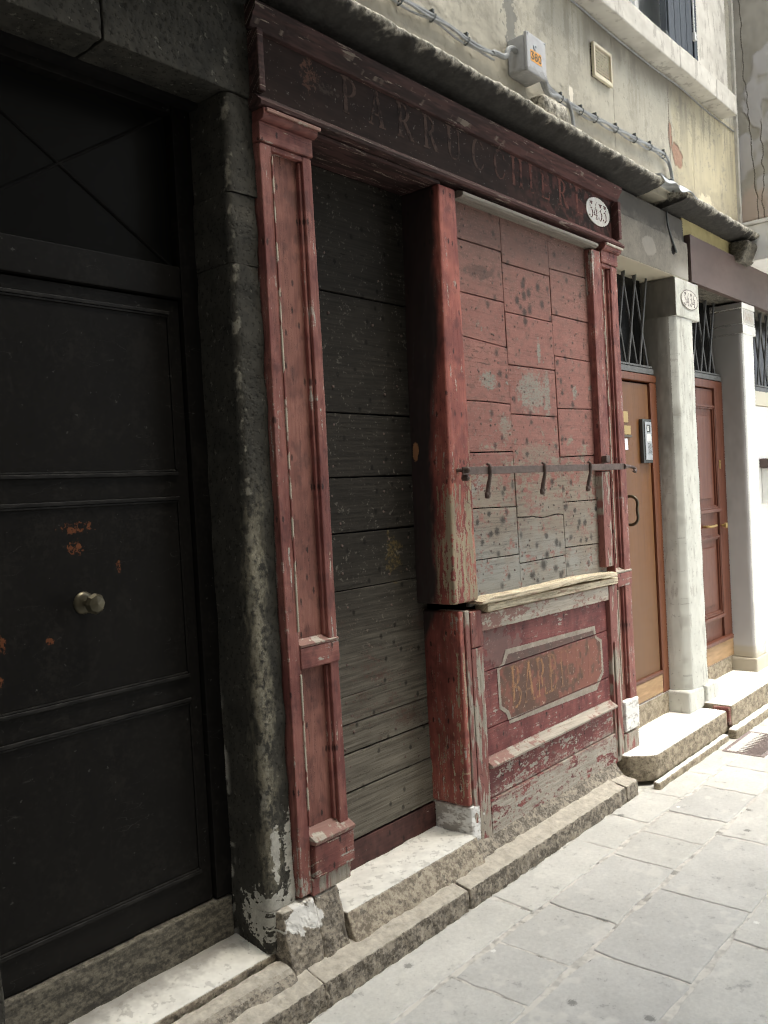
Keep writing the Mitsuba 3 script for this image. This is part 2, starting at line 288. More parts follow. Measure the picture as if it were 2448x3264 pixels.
def plinth_col(p, n, uv):
    x, y, z = p.x, p.y, p.z
    c = mix((0.095, 0.082, 0.066), (0.32, 0.282, 0.23), smoothstep(0.3, 0.7, 0.55 * fbm(x * 20, y * 20, z * 20) + 0.45 * fbm(x * 75, y * 75, z * 75)))
    c = mix(c, (0.07, 0.06, 0.05), smoothstep(0.6, 0.74, fbm(x * 30, y * 30, z * 30 + 9)) * 0.7)
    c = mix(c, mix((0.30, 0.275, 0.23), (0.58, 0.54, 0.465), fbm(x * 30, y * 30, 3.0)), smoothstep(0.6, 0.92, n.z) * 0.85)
    k = blob(x, z, 1.86, 0.245, 0.085, 0.05, 22, 0.7)
    return mix(c, (0.66, 0.65, 0.62), k)
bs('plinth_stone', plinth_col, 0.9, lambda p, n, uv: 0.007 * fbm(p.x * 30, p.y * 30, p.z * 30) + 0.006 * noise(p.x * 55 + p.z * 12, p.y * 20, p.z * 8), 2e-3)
bs('dirty_stone', lambda p, n, uv: mix((0.045, 0.041, 0.034), (0.16, 0.145, 0.115), smoothstep(0.3, 0.75, 0.5 * fbm(p.x * 10, p.y * 30, p.z * 40) + 0.5 * fbm(p.x * 60, p.y * 60, p.z * 60))), 0.9, stone_bump(0.004, 30))
bs('lime_stone', lambda p, n, uv: mix((0.36, 0.34, 0.31), (0.72, 0.72, 0.70), smoothstep(0.3, 0.6, fbm(p.x * 18 + p.y * 18, p.z * 30, 2.0) + 0.9 * (0.06 - p.y))), 0.85, stone_bump(0.005, 40))

def slab(base, warm=0.0):
    def fn(p, n, uv):
        m = fbm(p.x * 2.2, p.y * 2.2, 2.0)
        f1, f2 = fbm(p.x * 14, p.y * 14, 7.0), fbm(p.x * 60, p.y * 60, 1.0)
        c = V(base) * (0.86 + 0.28 * m) * (0.88 + 0.24 * f2)
        c = c * (1 - 0.30 * smoothstep(0.60, 0.80, 0.6 * f1 + 0.4 * f2))
        d, d2, r = voronoi(p.x * 5.0, p.y * 5.0)
        c = c * (1 - 0.5 * smoothstep(0.10, 0.05, d + 0.05 * (f2 - 0.5)) * dr.select(r > 0.86, 1.0, 0.0))
        c = mix(c, (0.72, 0.72, 0.69), smoothstep(0.055, 0.035, d) * dr.select(r < 0.07, 0.8, 0.0))
        return mix(c, (0.58, 0.57, 0.53), smoothstep(0.62, 0.78, fbm(p.x * 6, p.y * 6, 27.0)) * 0.4)
    return fn
slab_bump = lambda p, n, uv: 0.0035 * fbm(p.x * 12, p.y * 12, 3.0) + 0.0015 * fbm(p.x * 70, p.y * 70, 1.0, 2)
SLABS = {'slab_pale': (0.495, 0.491, 0.46), 'slab_grey': (0.455, 0.453, 0.43), 'slab_mid': (0.475, 0.471, 0.442), 'slab_cool': (0.435, 0.434, 0.415)}
for k_, c_ in SLABS.items():
    bs(k_, slab(c_), 0.7, slab_bump)
bs('mortar', lambda p, n, uv: mix((0.40, 0.39, 0.36), (0.54, 0.525, 0.485), smoothstep(0.3, 0.6, fbm(p.x * 12, p.y * 12, 3.0))) * (1 - 0.5 * smoothstep(0.60, 0.80, fbm(p.x * 7, p.y * 7, 8.0))), 0.9, stone_bump(0.004, 40))

def plaster_col(p, n, uv):
    x, z = p.x, p.z
    c = mix((0.335, 0.315, 0.262), (0.455, 0.435, 0.368), fbm(x * 2.6, z * 2.2, 3.0)) * (0.92 + 0.16 * fbm(x * 40, z * 40, 2.0))
    yl = smoothstep(5.14, 5.32, x + 0.10 * (noise(x * 6, z * 6, 1.0) - 0.5)) * smoothstep(4.05, 4.0, z)
    c = mix(c, mix((0.38, 0.345, 0.25), (0.56, 0.50, 0.345), fbm(x * 4, z * 1.5, 9.0) * 0.8 + 0.4 * smoothstep(5.3, 6.2, x) - 0.1), yl * 0.9)
    st = smoothstep(0.46, 0.80, fbm(x * 9, z * 1.2, 5.0)) * smoothstep(3.3, 4.0, z)
    c = mix(c, (0.215, 0.20, 0.165), st * 0.7)
    c = mix(c, (0.25, 0.235, 0.20), smoothstep(0.52, 0.70, 0.6 * fbm(x * 3.2, z * 2.2, 33.0) + 0.4 * fbm(x * 22, z * 22, 3.0)) * 0.55)
    lowd = smoothstep(3.55, 3.28, z + 0.22 * (fbm(x * 9, z * 9, 1.0) - 0.5))
    c = mix(c, (0.27, 0.245, 0.19), lowd * 0.6)
    c = mix(c, (0.24, 0.225, 0.19), smoothstep(0.70, 0.80, fbm(x * 20, z * 14, 21.0)) * 0.5)
    und = smoothstep(3.80, 3.98, z - 0.10 * (fbm(x * 7, z * 3, 2.0) - 0.5)) * smoothstep(4.02, 4.0, z) * smoothstep(4.0, 4.3, x) * smoothstep(6.0, 5.3, x)  # sill shadow and brown staining, both coloured into the plaster
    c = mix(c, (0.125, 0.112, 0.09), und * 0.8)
    c = mix(c, (0.15, 0.15, 0.14), blob(x, z, 3.43, 3.70, 0.055, 0.15, 14, 0.9) * 0.8)
    c = mix(c, (0.66, 0.62, 0.54), blob(x, z, 3.97, 3.53, 0.022, 0.045, 20, 0.3))
    c = mix(c, (0.72, 0.66, 0.50), blob(x, z, 5.75, 3.36, 0.14, 0.07, 10, 0.5) * 0.8)
    hole = dr.maximum(blob(x, z, 5.20, 3.66, 0.03, 0.09, 14, 0.3), blob(x, z, 5.30, 3.57, 0.085, 0.075, 9, 0.4))
    c = mix(c, mix((0.20, 0.10, 0.07), (0.36, 0.23, 0.17), noise(x * 40, z * 40, 2.0)), hole * 0.9)
    crack = (1 - smoothstep(0.003, 0.009, dr.abs(x - 5.19 + 0.03 * (noise(z * 6, 2.0, 1.0) - 0.5)))) * smoothstep(4.02, 3.99, z)
    return mix(c, (0.16, 0.14, 0.12), crack * 0.8)
def plaster_bump(p, n, uv):
    x, z = p.x, p.z
    hole = dr.maximum(blob(x, z, 5.20, 3.66, 0.03, 0.09, 14, 0.3), blob(x, z, 5.30, 3.57, 0.085, 0.075, 9, 0.4))
    return 0.006 * fbm(x * 7, z * 7, 2.0) + 0.002 * fbm(x * 45, z * 45, 4.0, 2) - 0.012 * hole + 0.004 * smoothstep(0.50, 0.62, fbm(x * 6, z * 6, 40.0)) * smoothstep(3.62, 3.5, z)
bs('plaster', plaster_col, 0.9, plaster_bump)

def ledge_col(p, n, uv):
    c = mix((0.24, 0.225, 0.19), (0.56, 0.53, 0.46), smoothstep(0.3, 0.7, fbm(p.x * 30, p.y * 30, p.z * 30)))
    under_shade = smoothstep(3.262, 3.240, p.z + 0.034 * (fbm(p.x * 12, p.y * 12, p.z * 12) - 0.5))  # shade under the lip, coloured in as near-black
    return mix(c * (1 - 0.5 * smoothstep(0.55, 0.7, fbm(p.x * 40, p.y * 40, p.z * 40))), (0.016, 0.0145, 0.0135), under_shade * 0.97)
bs('ledge_stone', ledge_col, 0.9, stone_bump(0.003, 50))
bs('shade_black', lambda p, n, uv: mix((0.006, 0.006, 0.007), (0.016, 0.015, 0.014), fbm(p.x * 8, p.y * 8, p.z * 8)), 0.95, specular=0.1)  # near-black colour that stands in for shade in gaps and recesses

def beam_col(p, n, uv):
    x, z = p.x, p.z
    c = mix((0.115, 0.103, 0.086), (0.185, 0.168, 0.14), fbm(x * 7, z * 7, 2.0)) * (0.8 + 0.4 * fbm(x * 45, z * 45, 3.0))
    c = mix(c, (0.05, 0.046, 0.042), smoothstep(3.02, 3.12, z + 0.1 * (noise(x * 9, z * 9, 1.0) - 0.5)) * 0.85)
    c = mix(c, (0.27, 0.25, 0.22), blob(x, z, 4.82, 2.93, 0.10, 0.055, 9, 0.3) * 0.6)
    c = mix(c, (0.42, 0.40, 0.36), smoothstep(5.05, 5.3, x) * smoothstep(2.95, 2.83, z) * 0.6)
    c = mix(c, (0.50, 0.46, 0.36), smoothstep(-0.5, -0.8, n.z) * 0.9)
    return c
bs('beam_stone', beam_col, 0.85, stone_bump(0.005, 24))

def pillar_col(p, n, uv):
    x, z = p.x, p.z
    c = mix((0.43, 0.435, 0.395), (0.57, 0.575, 0.53), fbm(x * 9 + p.y * 9, z * 6, 2.0))
    c = mix(c, (0.25, 0.235, 0.205), smoothstep(0.55, 0.72, fbm(x * 10 + p.y * 14, z * 3, 7.0)) * 0.45)
    side = smoothstep(-0.5, -0.95, n.x)  # left-facing side: grime and shade both worked into the stone colour
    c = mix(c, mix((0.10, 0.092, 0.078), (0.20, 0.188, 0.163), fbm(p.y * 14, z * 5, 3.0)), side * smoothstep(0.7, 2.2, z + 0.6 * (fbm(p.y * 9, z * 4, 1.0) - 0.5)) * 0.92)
    sp = smoothstep(0.70, 0.76, fbm(x * 40 + p.y * 40, z * 30, 5.0, 2))
    return mix(c, (0.22, 0.21, 0.19), sp * 0.4)
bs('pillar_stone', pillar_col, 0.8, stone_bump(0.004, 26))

def white_pillar(p, n, uv):
    c = mix((0.72, 0.71, 0.67), (0.85, 0.845, 0.81), fbm(p.x * 8 + p.y * 8, p.z * 8, 2.0))
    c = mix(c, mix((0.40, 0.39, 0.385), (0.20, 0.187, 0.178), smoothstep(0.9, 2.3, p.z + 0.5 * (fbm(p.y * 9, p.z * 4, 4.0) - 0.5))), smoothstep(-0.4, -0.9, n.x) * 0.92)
    return mix(c, (0.40, 0.35, 0.25), smoothstep(0.40, 0.28, p.z + 0.12 * (fbm(p.x * 14, p.z * 14, 6.0) - 0.5)) * 0.8)
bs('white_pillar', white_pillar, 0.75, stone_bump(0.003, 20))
bs('white_paint', lambda p, n, uv: mix((0.72, 0.715, 0.69), (0.83, 0.825, 0.80), fbm(p.x * 5, p.y * 5, p.z * 5)), 0.7, stone_bump(0.003, 12))
bs('window_stone', lambda p, n, uv: mix(mix((0.42, 0.40, 0.36), (0.60, 0.585, 0.54), fbm(p.x * 5, p.y * 5, p.z * 7)), (0.26, 0.24, 0.21), smoothstep(0.58, 0.72, fbm(p.x * 9, p.y * 9, p.z * 4 + 8)) * 0.5), 0.8, stone_bump(0.004, 22))
bs('yellow_plaster', lambda p, n, uv: mix((0.23, 0.19, 0.085), (0.36, 0.305, 0.15), fbm(p.x * 8, p.z * 8, 2.0)), 0.9, stone_bump(0.003, 20))
bs('fascia_paint', lambda p, n, uv: mix((0.062, 0.040, 0.035), (0.095, 0.062, 0.054), fbm(p.x * 3, p.z * 6, 2.0)) * (0.9 + 0.2 * fbm(p.x * 60, p.z * 60, 1.0, 2)), 0.55)

def neigh_col(p, n, uv):
    a = p.x + p.y
    c = mix((0.25, 0.235, 0.205), (0.42, 0.40, 0.36), fbm(a * 6, p.z * 4, 2.0))
    c = mix(c, (0.46, 0.45, 0.46), smoothstep(0.48, 0.56, fbm(a * 2.5, p.z * 1.6, 8.0)) * 0.8)
    c = mix(c, (0.47, 0.38, 0.33), smoothstep(3.62, 3.5, p.z + 0.2 * (noise(a * 9, p.z * 9, 1.0) - 0.5)) * 0.8)
    q = dr.minimum(dr.abs(p.y + 0.085 + 0.05 * (fbm(p.z * 3.0, 2.0, 1.0) - 0.5) - 0.05 * (p.z - 4.2)), dr.abs(p.y + 0.17 + 0.06 * (fbm(p.z * 3.5, 9.0, 1.0) - 0.5)) + 0.02 * smoothstep(4.0, 4.2, p.z))
    return mix(c, (0.09, 0.08, 0.07), (1 - smoothstep(0.002, 0.006, q)) * 0.8)
bs('rough_plaster', neigh_col, 0.9, lambda p, n, uv: 0.012 * fbm(p.x * 9 + p.y * 9, p.z * 9, 2.0) + 0.012 * smoothstep(0.48, 0.56, fbm((p.x + p.y) * 2.5, p.z * 1.6, 8.0)) + 0.004 * fbm(p.y * 50, p.z * 50, 3.0, 2))
bs('facing_plaster', lambda p, n, uv: mix((0.30, 0.29, 0.265), (0.42, 0.41, 0.385), fbm(p.x * 1.5, p.z * 1.5, 3.0)), 0.9)

def black_paint(p, n, uv):
    x, z = p.x, p.z
    f2 = fbm(x * 60, z * 60, 5.0)
    c = mix((0.0046, 0.0043, 0.0042), (0.0105, 0.0095, 0.0088), 0.6 * fbm(x * 5, z * 4, 2.0) + 0.4 * f2)
    c = mix(c, (0.016, 0.0145, 0.013), smoothstep(0.50, 0.75, 0.5 * fbm(x * 9, z * 6, 12.0) + 0.5 * f2) * 0.6)
    k = dr.maximum(blob(x, z, 1.29, 1.545, 0.05, 0.014, 60, 0.9), blob(x, z, 1.285, 1.49, 0.024, 0.018, 60, 1.0))
    for q in ((1.42, 1.42, 0.008, 0.018), (1.19, 1.235, 0.014, 0.009), (1.045, 1.25, 0.024, 0.024), (1.04, 1.15, 0.014, 0.016)):
        k = dr.maximum(k, blob(x, z, *q, 70, 0.9))
    c = mix(c, mix((0.075, 0.026, 0.014), (0.15, 0.055, 0.024), f2), k * smoothstep(0.38, 0.50, f2))
    s = dr.abs(fbm(x * 2.2, z * 9, 14.0) - 0.5)
    c = mix(c, (0.045, 0.044, 0.042), smoothstep(0.004, 0.001, s) * smoothstep(0.55, 0.66, fbm(x * 7, z * 7, 5.0)) * 0.6)
    return mix(c, (0.07, 0.07, 0.068), smoothstep(0.86, 0.92, fbm(x * 40, z * 40, 2.0)) * 0.6)
bs('black_paint', black_paint, 0.45, lambda p, n, uv: 0.0005 * fbm(p.x * 50, p.z * 50, 2.0), specular=0.12)
bs('black_moulding', lambda p, n, uv: mix((0.006, 0.0057, 0.0055), (0.018, 0.017, 0.016), smoothstep(0.3, 0.8, fbm(p.x * 14, p.z * 40, 3.0))), 0.5, specular=0.2)  # lighter than the door: light on the rail edges put into colour

def veneer(p, n, uv):
    g = 0.6 * fbm(p.x * 26, p.z * 1.6, 2.0) + 0.4 * fbm(p.x * 110, p.z * 3.0, 6.0)
    c = mix((0.095, 0.036, 0.008), (0.175, 0.070, 0.017), g)
    return mix(c, (0.14, 0.075, 0.036), smoothstep(1.3, 0.5, p.z + 0.3 * (noise(p.x * 5, p.z * 2, 3.0) - 0.5)) * 0.6)
bs('veneer', veneer, 0.5, wood_bump(True, 0.0004))
bs('frame_wood', lambda p, n, uv: mix((0.09, 0.028, 0.011), (0.17, 0.056, 0.022), fbm(p.x * 50 + p.y * 50, p.z * 2, 2.0)), 0.5)
bs('brown_wood', lambda p, n, uv: mix((0.075, 0.023, 0.012), (0.135, 0.046, 0.026), fbm(p.x * 40, p.z * 2.5, 2.0)), 0.42, wood_bump(True, 0.0004))
bs('kick_wood', lambda p, n, uv: mix((0.24, 0.145, 0.07), (0.40, 0.26, 0.14), fbm(p.x * 6, p.z * 40, 2.0)), 0.6)
bs('rust_iron', lambda p, n, uv: mix((0.06, 0.044, 0.04), (0.15, 0.105, 0.09), fbm(p.x * 30, p.y * 30, p.z * 30)), 0.65, stone_bump(0.001, 60), metallic=0.3)
bs('grille_iron', lambda p, n, uv: mix((0.065, 0.066, 0.066), (0.14, 0.142, 0.142), fbm(p.x * 20, p.y * 20, p.z * 20)), 0.55)
bs('brass', (0.42, 0.30, 0.12), 0.38, metallic=0.7)
bs('dull_brass', (0.09, 0.08, 0.055), 0.35, metallic=0.7)
bs('grey_metal', (0.42, 0.44, 0.46), 0.4, metallic=0.4)
bs('flashing_metal', lambda p, n, uv: mix((0.40, 0.43, 0.46), (0.62, 0.65, 0.67), fbm(p.x * 12, p.y * 12, p.z * 12)), 0.45, metallic=0.2)
bs('dark_plastic', (0.05, 0.055, 0.055), 0.5)
bs('white_plastic', (0.62, 0.63, 0.62), 0.5)
bs('cream_plastic', (0.60, 0.55, 0.42), 0.5)
bs('vent_slot', (0.012, 0.011, 0.009), 0.9, specular=0.1)
bs('box_plastic', lambda p, n, uv: mix(mix((0.34, 0.345, 0.36), (0.46, 0.465, 0.48), fbm(p.x * 14, p.y * 14, p.z * 14)), (0.15, 0.145, 0.13), smoothstep(3.455, 3.425, p.z + 0.05 * (noise(p.x * 30, p.y * 30, p.z * 30) - 0.5)) * 0.5), 0.55)
bs('orange_print', (0.72, 0.33, 0.045), 0.6)
bs('black_print', (0.03, 0.03, 0.03), 0.6)
bs('cable_grey', lambda p, n, uv: mix((0.17, 0.18, 0.185), (0.34, 0.355, 0.37), noise(p.x * 12, p.y * 40, p.z * 40)), 0.5)
bs('plate_white', lambda p, n, uv: mix((0.46, 0.44, 0.40), (0.60, 0.585, 0.545), fbm(p.x * 25, p.z * 25, 2.0)), 0.7)
bs('plate_digit', (0.09, 0.045, 0.04), 0.7)
bs('plate_digit_grey', (0.10, 0.082, 0.075), 0.7)
bs('plate_digit_faint', (0.50, 0.42, 0.33), 0.7)
bs('paper', (0.78, 0.79, 0.80), 0.7)
bs('blue_shutter', lambda p, n, uv: mix((0.022, 0.027, 0.04), (0.055, 0.07, 0.085), fbm(p.x * 40, p.z * 3, 2.0)), 0.5)
bs('drain_iron', lambda p, n, uv: mix((0.16, 0.125, 0.12), (0.27, 0.22, 0.21), fbm(p.x * 30, p.y * 30, 2.0)), 0.6)
bs('dark_glass', (0.006, 0.0062, 0.0062), 0.25, specular=0.12)
bs('curtain', lambda p, n, uv: mix((0.5, 0.54, 0.56), (0.68, 0.71, 0.72), fbm(p.x * 9, p.z * 3, 2.0)), 0.6)

# ---------------------------------------------------------------- mesh helpers
def rbox(x0, x1, y0, y1, z0, z1, b=0.004, h=None, rough=0.0, f=9.0, seed=0, warp=None):
    lo, hi = np.array([x0, y0, z0], float), np.array([x1, y1, z1], float)
    b = min(b, 0.45 * (hi - lo).min())
    ax = []
    for k in range(3):
        a0, a1 = lo[k] + b, hi[k] - b
        n = max(1, int(math.ceil((a1 - a0) / h))) if h else 1
        mid = np.linspace(a0, a1, n + 1)
        ax.append(np.concatenate([[lo[k], lo[k] + 0.35 * b] if rough else [lo[k]], mid, [hi[k] - 0.35 * b, hi[k]] if rough else [hi[k]]]))
    vs, fs, at = [], [], 0
    for k in range(3):
        i, j = (k + 1) % 3, (k + 2) % 3
        A, B = np.meshgrid(ax[i], ax[j], indexing='ij')
        na, nb = A.shape
        q = np.arange(na * nb).reshape(na, nb)
        quad = np.stack([q[:-1, :-1], q[1:, :-1], q[1:, 1:], q[:-1, 1:]], -1).reshape(-1, 4)
        for s, c in ((1, hi[k]), (0, lo[k])):
            P = np.zeros((na * nb, 3)); P[:, i] = A.ravel(); P[:, j] = B.ravel(); P[:, k] = c
            vs.append(P); fs.append((quad if s else quad[:, ::-1]) + at); at += na * nb
    v = np.vstack(vs); f4 = np.vstack(fs)
    u, inv = np.unique(np.round(v, 7), axis=0, return_inverse=True)
    f4 = inv.reshape(-1)[f4]
    pin = np.clip(u, lo + b, hi - b)
    d = u - pin
    L = np.linalg.norm(d, axis=1, keepdims=True)
    d = d / np.maximum(L, 1e-12)
    p = pin + d * b
    if rough:
        p = p + d * ((meshkit.fbm(p * f, 4, seed) - 0.5) * 2 * rough)[:, None]
    if warp is not None:
        p = warp(p)
    return p, np.vstack([f4[:, [0, 1, 2]], f4[:, [0, 2, 3]]])

def join(*ms):
    vs, fs, at = [], [], 0
    for m in ms:
        if hasattr(m, 'vertices'):
            v, f = np.array(m.vertices), np.array(m.faces)
        else:
            v, f = m
        vs.append(v); fs.append(f + at); at += len(v)
    return np.vstack(vs), np.vstack(fs)

def extr(poly, depth):
    g = list(poly.geoms) if hasattr(poly, 'geoms') else [poly]
    ms = [trimesh.creation.extrude_polygon(q, depth, engine='earcut') for q in g if q.area > 1e-9]
    return join(*ms)

def facade(poly, y, t):          # a shape drawn on the facade (x, z), back at y, standing t proud of it towards the street
    v, f = extr(poly, t)
    return np.stack([v[:, 0], y - v[:, 2], v[:, 1]], 1), f

def along_x(pts, x0, x1):        # profile (y, z) swept along x
    v, f = extr(Polygon(pts), x1 - x0)
    return np.stack([v[:, 2] + x0, v[:, 0], v[:, 1]], 1), f

def along_z(pts, z0, z1):        # profile (x, y) swept up
    v, f = extr(Polygon(pts), z1 - z0)
    return np.stack([v[:, 0], v[:, 1], v[:, 2] + z0], 1), f

def tube(pts, r, n=8):
    pts = np.asarray(pts, float)
    r = np.broadcast_to(r, len(pts))
    t = np.gradient(pts, axis=0); t /= np.linalg.norm(t, axis=1, keepdims=True) + 1e-12
    ref = np.array([0.0, 1, 0]) if abs(t[0][1]) < 0.8 else np.array([0, 0, 1.0])
    rings = []
    for k in range(len(pts)):
        a = ref - t[k] * (ref @ t[k]); a /= np.linalg.norm(a); b = np.cross(t[k], a); ref = a
        an = np.arange(n) * 2 * np.pi / n
        rings.append(pts[k] + r[k] * (np.cos(an)[:, None] * a + np.sin(an)[:, None] * b))
    v = np.vstack(rings + [pts[:1], pts[-1:]])
    m = len(pts); f = []
    for k in range(m - 1):
        for i in range(n):
            a, b, c, d = k * n + i, k * n + (i + 1) % n, (k + 1) * n + (i + 1) % n, (k + 1) * n + i
            f += [[a, b, c], [a, c, d]]
    for i in range(n):
        f += [[m * n, (i + 1) % n, i], [m * n + 1, (m - 1) * n + i, (m - 1) * n + (i + 1) % n]]
    return v, np.array(f)

def sweep_z(pts, z0, z1, n=60, rough=0.003, seed=1):
    from shapely.geometry import LineString
    ring = LineString(list(pts) + [pts[0]]); m = 72
    loop = np.array([ring.interpolate(k / m, normalized=True).coords[0] for k in range(m)])
    zs = np.linspace(z0, z1, n)
    P = np.zeros((n, m, 3)); P[:, :, :2] = loop; P[:, :, 2] = zs[:, None]
    q = P.reshape(-1, 3); c = loop.mean(0)
    d = q[:, :2] - c; d /= np.linalg.norm(d, axis=1, keepdims=True)
    q[:, :2] += d * ((meshkit.fbm(q * 9, 4, seed) - 0.5) * 2 * rough)[:, None]
    i = np.arange(n * m).reshape(n, m); a, b = i[:-1], i[1:]
    f = np.concatenate([np.stack([a, np.roll(a, -1, 1), np.roll(b, -1, 1)], -1).reshape(-1, 3), np.stack([a, np.roll(b, -1, 1), b], -1).reshape(-1, 3)])
    N = len(q); q = np.vstack([q, [[*c, z0]], [[*c, z1]]])
    cap = [[N, i[0][(k + 1) % m], i[0][k]] for k in range(m)] + [[N + 1, i[-1][k], i[-1][(k + 1) % m]] for k in range(m)]
    return q, np.vstack([f, np.array(cap)])

def spline(ctrl, n=40):
    from scipy.interpolate import CubicSpline
    c = np.asarray(ctrl, float)
    s = np.concatenate([[0], np.cumsum(np.linalg.norm(np.diff(c, axis=0), axis=1))])
    return CubicSpline(s, c)(np.linspace(0, s[-1], n))

def lathe(prof, centre, axis='y', n=20):     # prof: (radius, offset along the axis towards the street)
    prof = np.asarray(prof, float); an = np.arange(n) * 2 * np.pi / n
    v = [np.stack([r * np.cos(an), np.full(n, -o), r * np.sin(an)], 1) for r, o in prof]
    v = np.vstack(v); f = []
    for k in range(len(prof) - 1):
        for i in range(n):
            a, b, c, d = k * n + i, k * n + (i + 1) % n, (k + 1) * n + (i + 1) % n, (k + 1) * n + i
            f += [[a, b, c], [a, c, d]]
    return v + np.asarray(centre), np.array(f)

def obj(name, mesh, mat, parent=None, smooth=35):
    base = (parent + '__' if parent else '') + name
    key, k = base, 0
    while key in scene or key in labels:
        k += 1; key = f'{base}_{k:03d}'
    m = mesh if hasattr(mesh, 'vertices') else trimesh.Trimesh(mesh[0], mesh[1], process=False)
    scene[key] = mikit.ply(m, mat, smooth=smooth)
    return key

def thing(name, label, cat, group=None):
    key, k = name, 0
    while key in labels or key in scene:
        k += 1; key = f'{name}_{k:03d}'
    labels[key] = {'label': label, 'category': cat}
    if group:
        labels[key]['group'] = group
    return key

def lab(key, **kw):
    labels.setdefault(key, {}).update(kw)

rng = np.random.default_rng(7)

# lettering: a worn roman face, unit height
def ell(cx, cy, rx, ry):
    return affinity.scale(Point(cx, cy).buffer(1, 24), rx, ry, origin=(cx, cy))

def glyph(ch, S=0.15, h=0.05):
    def stem(x, w=S):
        return union_all([sbox(x, 0, x + w, 1), sbox(x - 0.07, 0, x + w + 0.07, h), sbox(x - 0.07, 1 - h, x + w + 0.07, 1)])
    def half(x, cy, rx, ry):
        return ell(x, cy, rx, ry).difference(ell(x, cy, rx - S * 0.9, ry - h)).intersection(sbox(x, -1, x + 2, 2))
    if ch == 'I':
        return stem(0.07), 0.29
    if ch == 'P':
        return union_all([stem(0.07), half(0.22, 0.73, 0.38, 0.27)]), 0.66
    if ch == 'R':
        return union_all([stem(0.07), half(0.22, 0.73, 0.36, 0.27), Polygon([(0.28, 0.48), (0.42, 0.48), (0.78, 0.0), (0.56, 0.0)])]), 0.80
    if ch == 'B':
        return union_all([stem(0.07), half(0.22, 0.75, 0.34, 0.25), half(0.22, 0.26, 0.40, 0.26)]), 0.68
    if ch == 'A':
        return union_all([Polygon([(0.05, 0), (0.12, 0), (0.40, 1), (0.34, 1)]), Polygon([(0.50, 0), (0.68, 0), (0.44, 1), (0.33, 1)]), sbox(0.18, 0.30, 0.56, 0.35), sbox(0, 0, 0.2, h), sbox(0.44, 0, 0.74, h)]), 0.76
    if ch == 'U':
        bowl = ell(0.38, 0.28, 0.31, 0.28).difference(ell(0.38, 0.28, 0.20, 0.23)).intersection(sbox(-1, -1, 2, 0.28))
        return union_all([sbox(0.07, 0.27, 0.22, 1), sbox(0.62, 0.27, 0.69, 1), sbox(0, 1 - h, 0.29, 1), sbox(0.55, 1 - h, 0.76, 1), bowl]), 0.78
    if ch == 'C':
        c = ell(0.36, 0.5, 0.36, 0.5).difference(ell(0.40, 0.5, 0.26, 0.45)).difference(sbox(0.56, 0.27, 2, 0.72))
        return c, 0.70
    if ch == 'H':
        return union_all([stem(0.07), stem(0.55), sbox(0.2, 0.47, 0.6, 0.52)]), 0.80
    if ch == 'E':
        return union_all([stem(0.07), sbox(0.2, 0, 0.58, h), sbox(0.2, 1 - h, 0.55, 1), sbox(0.2, 0.48, 0.44, 0.53), sbox(0.53, 0, 0.58, 0.22), sbox(0.50, 0.80, 0.55, 1)]), 0.62
    # stencil numerals
    bowl = ell(0.27, 0.30, 0.27, 0.31).difference(ell(0.20, 0.30, 0.21, 0.26)).difference(sbox(0.17, -1, 0.21, 0.2))
    if ch == '5':
        return union_all([bowl, Polygon([(0.12, 1.0), (0.50, 1.0), (0.44, 0.84), (0.30, 0.80), (0.2, 0.86)]), sbox(0.10, 0.62, 0.15, 0.98), Point(0.07, 0.12).buffer(0.07)]), 0.62
    if ch == '3':
        return union_all([bowl, Polygon([(0.08, 1.0), (0.52, 1.0), (0.38, 0.80), (0.26, 0.78), (0.16, 0.85)]), Polygon([(0.26, 0.62), (0.40, 0.76), (0.44, 0.74), (0.31, 0.60)]), Point(0.07, 0.12).buffer(0.07)]), 0.62
    if ch == '4':
        return union_all([Polygon([(0.0, 0.26), (0.10, 0.26), (0.40, 1.0), (0.34, 1.0)]), sbox(0.0, 0.22, 0.58, 0.28), sbox(0.34, 0.0, 0.47, 0.20), sbox(0.34, 0.30, 0.47, 0.62), sbox(0.26, 0.0, 0.55, 0.04)]), 0.64
    raise KeyError(ch)

def put(ch, x, z, hgt, wid=1.0, slant=0.0):
    g, w = glyph(ch)
    return affinity.affine_transform(g, [hgt * wid, slant * hgt, 0, hgt, x, z]), w * hgt * wid

